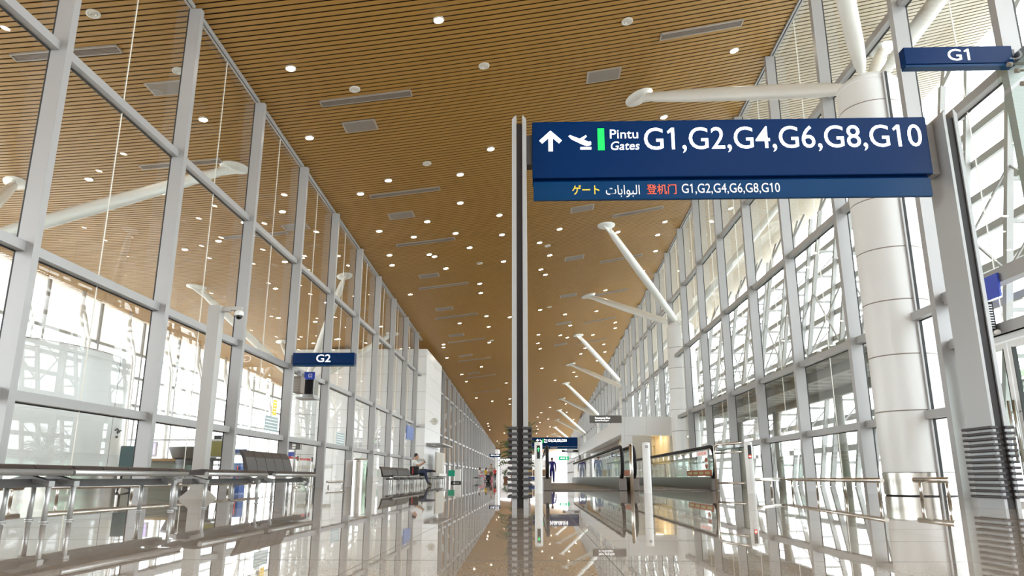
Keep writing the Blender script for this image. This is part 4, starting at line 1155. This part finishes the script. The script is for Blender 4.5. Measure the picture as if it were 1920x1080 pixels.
for q in ([(6.62, 9.63, 5.56), (6.62, 9.63, 5.95), (6.62, 6.4, 5.95), (6.62, 6.4, 5.56)], [(6.62, 9.58, 3.3), (6.62, 9.58, 5.5), (6.62, 6.4, 5.5), (6.62, 6.4, 3.3)]):
    b.quad(q)
b.build('glass_panel', cg)
for (yy, zz) in ((9.34, 5.87), (9.22, 5.70), (9.16, 5.47), (9.16, 3.5)):
    b = MB().m('vent'); b.path([(6.595, yy, zz), (6.65, yy, zz)], 0.032, 12); b.path([(6.65, yy, zz), (6.75, yy - 0.08, zz - 0.04), (7.2, yy - 0.14, zz - 0.02)], 0.016, 8); b.build('spider_fitting', cg)

# ------------------------------------------------------------------ plants
def palm(x, y, h, fronds, length, label, pot=True, seed=1, group=None):
    rr = random.Random(seed)
    t = thing('potted_palm', (x, y, 0), label, 'plant', group)
    if pot:
        b = MB().m('pot'); b.lathe([(0.2, 0), (0.27, 0.42), (0.29, 0.45), (0.26, 0.45), (0.24, 0.40), (0, 0.40)], n=20); b.build('planter', t)
    b = MB().m('bark')
    for k in range(4):
        a = k*1.7
        b.path([(0.06*math.cos(a), 0.06*math.sin(a), 0.38), (0.1*math.cos(a), 0.1*math.sin(a), h*0.35), (0.14*math.cos(a), 0.14*math.sin(a), h*0.62)], [0.022, 0.018, 0.012], 6)
    b.build('stems', t)
    b = MB().m('leaf')
    for k in range(fronds):
        a = rr.uniform(0, 2*PI); el = rr.uniform(0.5, 1.35); L = length*rr.uniform(0.7, 1.0)
        p = Vector((0.1*math.cos(a), 0.1*math.sin(a), h*rr.uniform(0.3, 0.72)))
        d = Vector((math.cos(a)*math.cos(el), math.sin(a)*math.cos(el), math.sin(el)))
        prev = p
        for s in range(9):
            d.z -= 0.16; d.normalize()
            q = prev + d*(L/9)
            side = d.cross(Vector((0,0,1))).normalized()
            up = side.cross(d)
            b.bar(prev, q, 0.008, 0.008)
            if s > 1:
                ll = 0.30*L*math.sin(PI*(s+0.5)/10)
                for sg_ in (-1, 1):
                    e = (side*sg_ + d*0.7 - up*0.25).normalized()*ll
                    wv = d*0.016
                    vs = [b.bm.verts.new(v) for v in (prev - wv, prev + e*0.5 - wv*1.3 + up*0.01, prev + e, prev + e*0.5 + wv*1.3 + up*0.01, prev + wv)]
                    b.face(vs)
            prev = q
    b.build('fronds', t)
    return t
palm(-0.45, 22.6, 2.0, 70, 0.74, 'tall leafy potted palm partly hidden behind the middle sign post', seed=3)
palm(-3.2, 84.0, 1.2, 30, 0.8, 'small potted palm at the far end of the hall left of the middle post', seed=5)
palm(4.0, 54.5, 1.5, 34, 0.9, 'potted palm seen through the balustrade of the left walkway', seed=8)

# ------------------------------------------------------------------ people
def person(loc, rotz, pose, mats, label, hair_long=False, scale=1.0, name='person', group=None):
    """one continuous skinned body; pose = joint -> (x, y, z), facing +x"""
    t = thing(name, loc, label, 'person', group, rotz=rotz)
    rad = dict(pelvis=.145, waist=.13, chest=.15, neck=.055, head=.085, crown=.08,
               shL=.07, elL=.048, wrL=.034, haL=.040, shR=.07, elR=.048, wrR=.034, haR=.040,
               hipL=.105, knL=.076, anL=.050, toL=.038, hipR=.105, knR=.076, anR=.050, toR=.038)
    bones = [('pelvis','waist'),('waist','chest'),('chest','neck'),('neck','head'),('head','crown')]
    for s in 'LR':
        bones += [('chest','sh'+s),('sh'+s,'el'+s),('el'+s,'wr'+s),('wr'+s,'ha'+s),('pelvis','hip'+s),('hip'+s,'kn'+s),('kn'+s,'an'+s),('an'+s,'to'+s)]
    names = list(rad)
    P = {k: Vector(pose[k])*scale for k in names}
    me = bpy.data.meshes.new('skeleton')
    me.from_pydata([P[k] for k in names], [(names.index(a), names.index(c)) for a, c in bones], [])
    o = bpy.data.objects.new('skeleton', me); COL.objects.link(o)
    sk = o.modifiers.new('skin', 'SKIN'); sk.use_smooth_shade = True
    sub = o.modifiers.new('sub', 'SUBSURF'); sub.levels = 1; sub.render_levels = 1
    layer = me.skin_vertices[0] if len(me.skin_vertices) else None
    for i, k in enumerate(names):
        d = layer.data[i]; r = rad[k]*scale
        d.radius = (r, r*(0.8 if k in ('chest','waist','pelvis') else 1.0)); d.use_root = (k == 'pelvis')
    bpy.context.view_layer.update()
    ev = o.evaluated_get(bpy.context.evaluated_depsgraph_get())
    body = bpy.data.meshes.new_from_object(ev)
    bpy.data.objects.remove(o)
    body.name = 'body'
    order = ['skin', mats['top'], mats['legs'], mats['shoe']]
    body.materials.clear()
    for mm in order: body.materials.append(M[mm])
    short = mats.get('short_sleeve', True)
    def which(c):
        best = None
        for a, e in bones:
            A, B = P[a], P[e]; d = B - A; tt = max(0, min(1, (c - A).dot(d)/max(d.length_squared, 1e-9)))
            dist = (c - (A + d*tt)).length - 0.5*(rad[a]*(1-tt) + rad[e]*tt)*scale
            if best is None or dist < best[0]: best = (dist, a, e, tt)
        _, a, e, tt = best
        if e in ('head','crown') or a == 'head': return 0
        if e == 'neck': return 0 if tt > 0.75 else 1
        if e[:2] == 'ha': return 0
        if e[:2] == 'wr': return 0 if short else 1
        if e[:2] == 'el': return 1 if (tt < 0.65 or not short) else 0
        if e[:2] == 'to': return 3
        if e[:2] == 'an': return 3 if tt > 0.9 else 2
        if e[:2] in ('kn',) or e[:3] == 'hip' or e == 'pelvis': return 2
        if a == 'pelvis' and e == 'waist' and tt < 0.35: return 2
        return 1
    for p in body.polygons:
        p.material_index = which(p.center); p.use_smooth = True
    bo = bpy.data.objects.new('body', body); COL.objects.link(bo); bo.parent = t
    # head features and hair
    hd = (P['head'] + P['crown'])/2
    b = MB().m('skin')
    b.ellipsoid(hd + Vector((0.01, 0, -0.015))*scale, 0.095*scale, 0.078*scale, 0.118*scale, 14, 10)
    b.ellipsoid(hd + Vector((0.102, 0, -0.025))*scale, 0.02*scale, 0.014*scale, 0.022*scale, 8, 6)
    for s in (-1, 1): b.ellipsoid(hd + Vector((0.0, s*0.08, -0.02))*scale, 0.02*scale, 0.012*scale, 0.03*scale, 8, 6)
    b.m('hair')
    for s in (-1, 1): b.ellipsoid(hd + Vector((0.088, s*0.032, 0.0))*scale, 0.01*scale, 0.013*scale, 0.009*scale, 6, 5)
    b.build('face', t)
    b = MB().m('hair')
    b.ellipsoid(hd + Vector((-0.014, 0, 0.038))*scale, 0.098*scale, 0.085*scale, 0.100*scale, 14, 10)
    if hair_long: b.ellipsoid(hd + Vector((-0.06, 0, -0.06))*scale, 0.06*scale, 0.085*scale, 0.13*scale, 12, 8)
    b.build('hair', t)
    # fingers
    for s in 'LR':
        d = (P['ha'+s] - P['wr'+s]).normalized(); side = d.cross(Vector((0.2, 0.3, 1))).normalized()
        b = MB().m('skin'); base = P['ha'+s]
        for k, ln in enumerate((0.065, 0.075, 0.07, 0.055)):
            st = base + side*((k-1.5)*0.018*scale); m1 = st + d*(ln*0.55*scale); m2 = m1 + (d*0.6 + Vector((0,0,-0.6)))*(ln*0.5*scale)
            b.path([st, m1, m2], [0.009*scale, 0.0085*scale, 0.007*scale], 6)
        tb = base - side*0.035*scale - d*0.03*scale
        b.path([tb, tb - side*0.02*scale + d*0.04*scale], 0.010*scale, 6)
        b.build('fingers', bo)
    return t
STAND = dict(pelvis=(0,0,.92), waist=(0.0,0,1.08), chest=(0.0,0,1.30), neck=(0.01,0,1.46), head=(0.03,0,1.55), crown=(0.03,0,1.63),
    shL=(0,.19,1.38), elL=(-.02,.24,1.11), wrL=(.05,.25,.88), haL=(.07,.25,.80), shR=(0,-.19,1.38), elR=(-.02,-.24,1.11), wrR=(.05,-.25,.88), haR=(.07,-.25,.80),
    hipL=(0,.09,.86), knL=(.02,.10,.48), anL=(0,.10,.09), toL=(.14,.11,.04), hipR=(0,-.09,.86), knR=(.03,-.10,.48), anR=(.02,-.10,.09), toR=(.16,-.11,.04))
SIT = dict(pelvis=(0,0,.56), waist=(-.04,0,.70), chest=(-.06,0,.92), neck=(-.03,0,1.08), head=(.02,0,1.17), crown=(.03,0,1.25),
    shL=(-.05,.19,1.0), elL=(.06,.24,.76), wrL=(.26,.16,.84), haL=(.33,.13,.88), shR=(-.05,-.19,1.0), elR=(.08,-.24,.78), wrR=(.27,-.12,.86), haR=(.34,-.09,.91),
    hipL=(.05,.09,.54), knL=(.45,.11,.53), anL=(.52,.11,.09), toL=(.66,.12,.04), hipR=(.05,-.09,.54), knR=(.44,-.11,.53), anR=(.50,-.11,.09), toR=(.64,-.12,.04))
man_pose = dict(SIT)
man_pose.update(anR=(.56,-.13,.10), knR=(.43,-.12,.54), toR=(.72,-.14,.04), knL=(.46,.02,.60), anL=(.76,-.10,.60), toL=(.90,-.13,.57),
    elR=(.12,-.25,.80), wrR=(.33,-.12,.93), haR=(.39,-.09,.98), elL=(.10,.24,.80), wrL=(.32,.10,.92), haL=(.38,.04,.96))
man = person((-5.13, 32.6, 0.012), 0.05, man_pose, dict(top='shirt_white', legs='jeans', shoe='shoe'), 'man in a white T-shirt and dark jeans sitting cross-legged, looking at a phone')
t = thing('phone', (-4.72, 32.55, 0.98), 'dark phone held by the seated man in white', 'phone')
b = MB().m('panelblack'); b.box(-0.008, 0.008, -0.04, 0.04, -0.02, 0.13, bev=0.003, mtx=Matrix.Rotation(R(-25), 4, 'Y')); b.build('case', t)
t = thing('backpack', (-5.08, 32.22, 0.44), 'black backpack with a red strap beside the seated man', 'bag')
b = MB().m('black'); b.box(-0.22, 0.18, -0.12, 0.07, 0, 0.36, bev=0.07); b.build('bag', t)
b = MB().m('beltred'); b.box(-0.09, -0.06, -0.128, -0.115, 0.03, 0.32, bev=0.003); b.build('strap', t)
b = MB().m('black'); b.box(0.0, 0.15, -0.16, -0.11, 0.05, 0.22, bev=0.02); b.build('pocket', t)
t = thing('bag', (-4.98, 33.95, 0.416), 'small dark bag on the bench beyond the seated man', 'bag')
b = MB().m('black'); b.box(-0.16, 0.16, -0.2, 0.2, 0, 0.30, bev=0.05); b.build('body', t)
b = MB().m('black'); b.path([(-0.02, -0.1, 0.28), (-0.02, -0.08, 0.38), (-0.02, 0.08, 0.38), (-0.02, 0.1, 0.28)], 0.012, 6); b.build('handle', t)

person((-5.45, 75.5, 0), 0.0, SIT, dict(top='shirt_white', legs='pink', shoe='shoe'), 'distant seated traveller in white leaning forward on the far bench', hair_long=True)
person((-4.9, 77.0, 0), -0.3, SIT, dict(top='shirt_yellow', legs='jeans', shoe='shoe'), 'distant seated traveller in a yellow top', hair_long=True)
person((-4.55, 79.5, 0), -1.6, STAND, dict(top='shirt_stripe', legs='bark', shoe='shoe', short_sleeve=False), 'distant standing traveller in a brown and white striped top', hair_long=True)
person((-4.1, 78.5, 0), -1.9, STAND, dict(top='shirt_red', legs='black', shoe='shoe'), 'distant child in a red shirt standing right of the striped traveller', scale=0.78)
t = thing('backpack', (-4.55, 75.0, 0), 'dark round backpack on the floor in front of the distant yellow top', 'bag')
b = MB().m('black'); b.ellipsoid((0, 0, 0.26), 0.27, 0.2, 0.27, 14, 10); b.build('bag', t)
b = MB().m('greymetal'); b.path([(-0.12, -0.19, 0.15), (0, -0.21, 0.3), (0.12, -0.19, 0.15)], 0.015, 6); b.build('strap', t)
t = thing('bag', (-4.3, 75.8, 0), 'small pink bag on the floor at the feet of the child in red', 'bag')
b = MB().m('pink'); b.box(-0.16, 0.16, -0.12, 0.12, 0, 0.42, bev=0.05); b.build('body', t)
b = MB().m('pink'); b.path([(-0.08, 0, 0.4), (-0.06, 0, 0.52), (0.06, 0, 0.52), (0.08, 0, 0.4)], 0.012, 6); b.build('handle', t)
person((1.22, 53.0, 0.0), 1.5, STAND, dict(top='navycloth', legs='navycloth', shoe='shoe', short_sleeve=False), 'person in violet-blue clothes standing beyond the walkway to the right of the middle post')
person((0.46, 48.5, 0), 1.9, STAND, dict(top='navycloth', legs='navycloth', shoe='shoe', short_sleeve=False), 'cleaner in a navy uniform beside the loaded trolley')
person((-0.75, 48.6, 0), -0.5, STAND, dict(top='hivis', legs='jeans', shoe='shoe'), 'worker in a lime vest left of the loaded trolley, behind the middle post')
t = thing('trolley', (-0.14, 49.4, 0), 'cleaning trolley with tan sacks between the two workers', 'trolley')
part('frame', 'greymetal', t, (-0.42, 0.42, -0.25, 0.25, 0.10, 0.16), (-0.42, -0.38, -0.25, 0.25, 0.16, 1.05), (0.38, 0.42, -0.25, 0.25, 0.16, 1.05), (-0.42, 0.42, -0.25, 0.25, 1.05, 1.09))
b = MB().m('sticker'); b.box(-0.36, 0.0, -0.24, 0.2, 0.42, 0.86, bev=0.06); b.m('wood').box(0.02, 0.36, -0.24, 0.2, 0.42, 0.84, bev=0.06); b.build('sacks', t)
b = MB().m('bluecab'); b.box(-0.36, 0.36, -0.24, 0.2, 0.17, 0.40, bev=0.03); b.build('tub', t)
b = MB().m('black')
for x in (-0.38, 0.38):
    for y in (-0.2, 0.2): b.path([(x-0.02, y, 0.05), (x+0.02, y, 0.05)], 0.05, 10)
b.build('wheels', t)

# ------------------------------------------------------------------ trees outside on the right
def tree(x, y, h, r, label, seed):
    rr = random.Random(seed)
    t = thing('tree', (x, y, -0.5), label, 'tree', 'trees outside on the right')
    b = MB().m('bark'); b.path([(0,0,0), (0.1,0.05,h*0.35), (0.0,0.1,h*0.7)], [0.2, 0.15, 0.06], 8)
    for k in range(5):
        a = rr.uniform(0, 6.28); b.path([(0.06,0.05,h*(0.35+0.06*k)), (r*0.6*math.cos(a), r*0.6*math.sin(a), h*(0.5+0.07*k))], [0.07, 0.02], 6)
    b.build('trunk', t)
    b = MB().m('treeleaf')
    for k in range(1500):
        u = rr.uniform(-1, 1); a = rr.uniform(0, 6.28); q = rr.uniform(0.45, 1)**0.5
        s = math.sqrt(1-u*u)
        lump = 1 + 0.25*math.sin(3*a + seed) * math.cos(4*u)
        c = Vector((r*q*s*math.cos(a)*lump, r*q*s*math.sin(a)*lump, h*0.66 + h*0.36*q*u))
        e = Vector((rr.gauss(0,1), rr.gauss(0,1), rr.gauss(0,1))).normalized(); g2 = e.orthogonal().normalized()
        w_ = rr.uniform(0.16, 0.3)
        b.quad([c - e*w_, c - g2*w_*0.5, c + e*w_, c + g2*w_*0.5])
    b.build('crown', t)
for i, (x, y, h, r) in enumerate(((21, 27, 7.2, 2.6), (24, 33, 6.8, 2.8), (20.5, 38, 6.0, 2.4), (26, 24, 7.5, 3.0), (23, 46, 5.5, 2.6), (19.5, 20.5, 6.0, 2.3))):
    tree(x, y, h, r, 'leafy green tree outside beyond the right-hand facade', 11 + i)
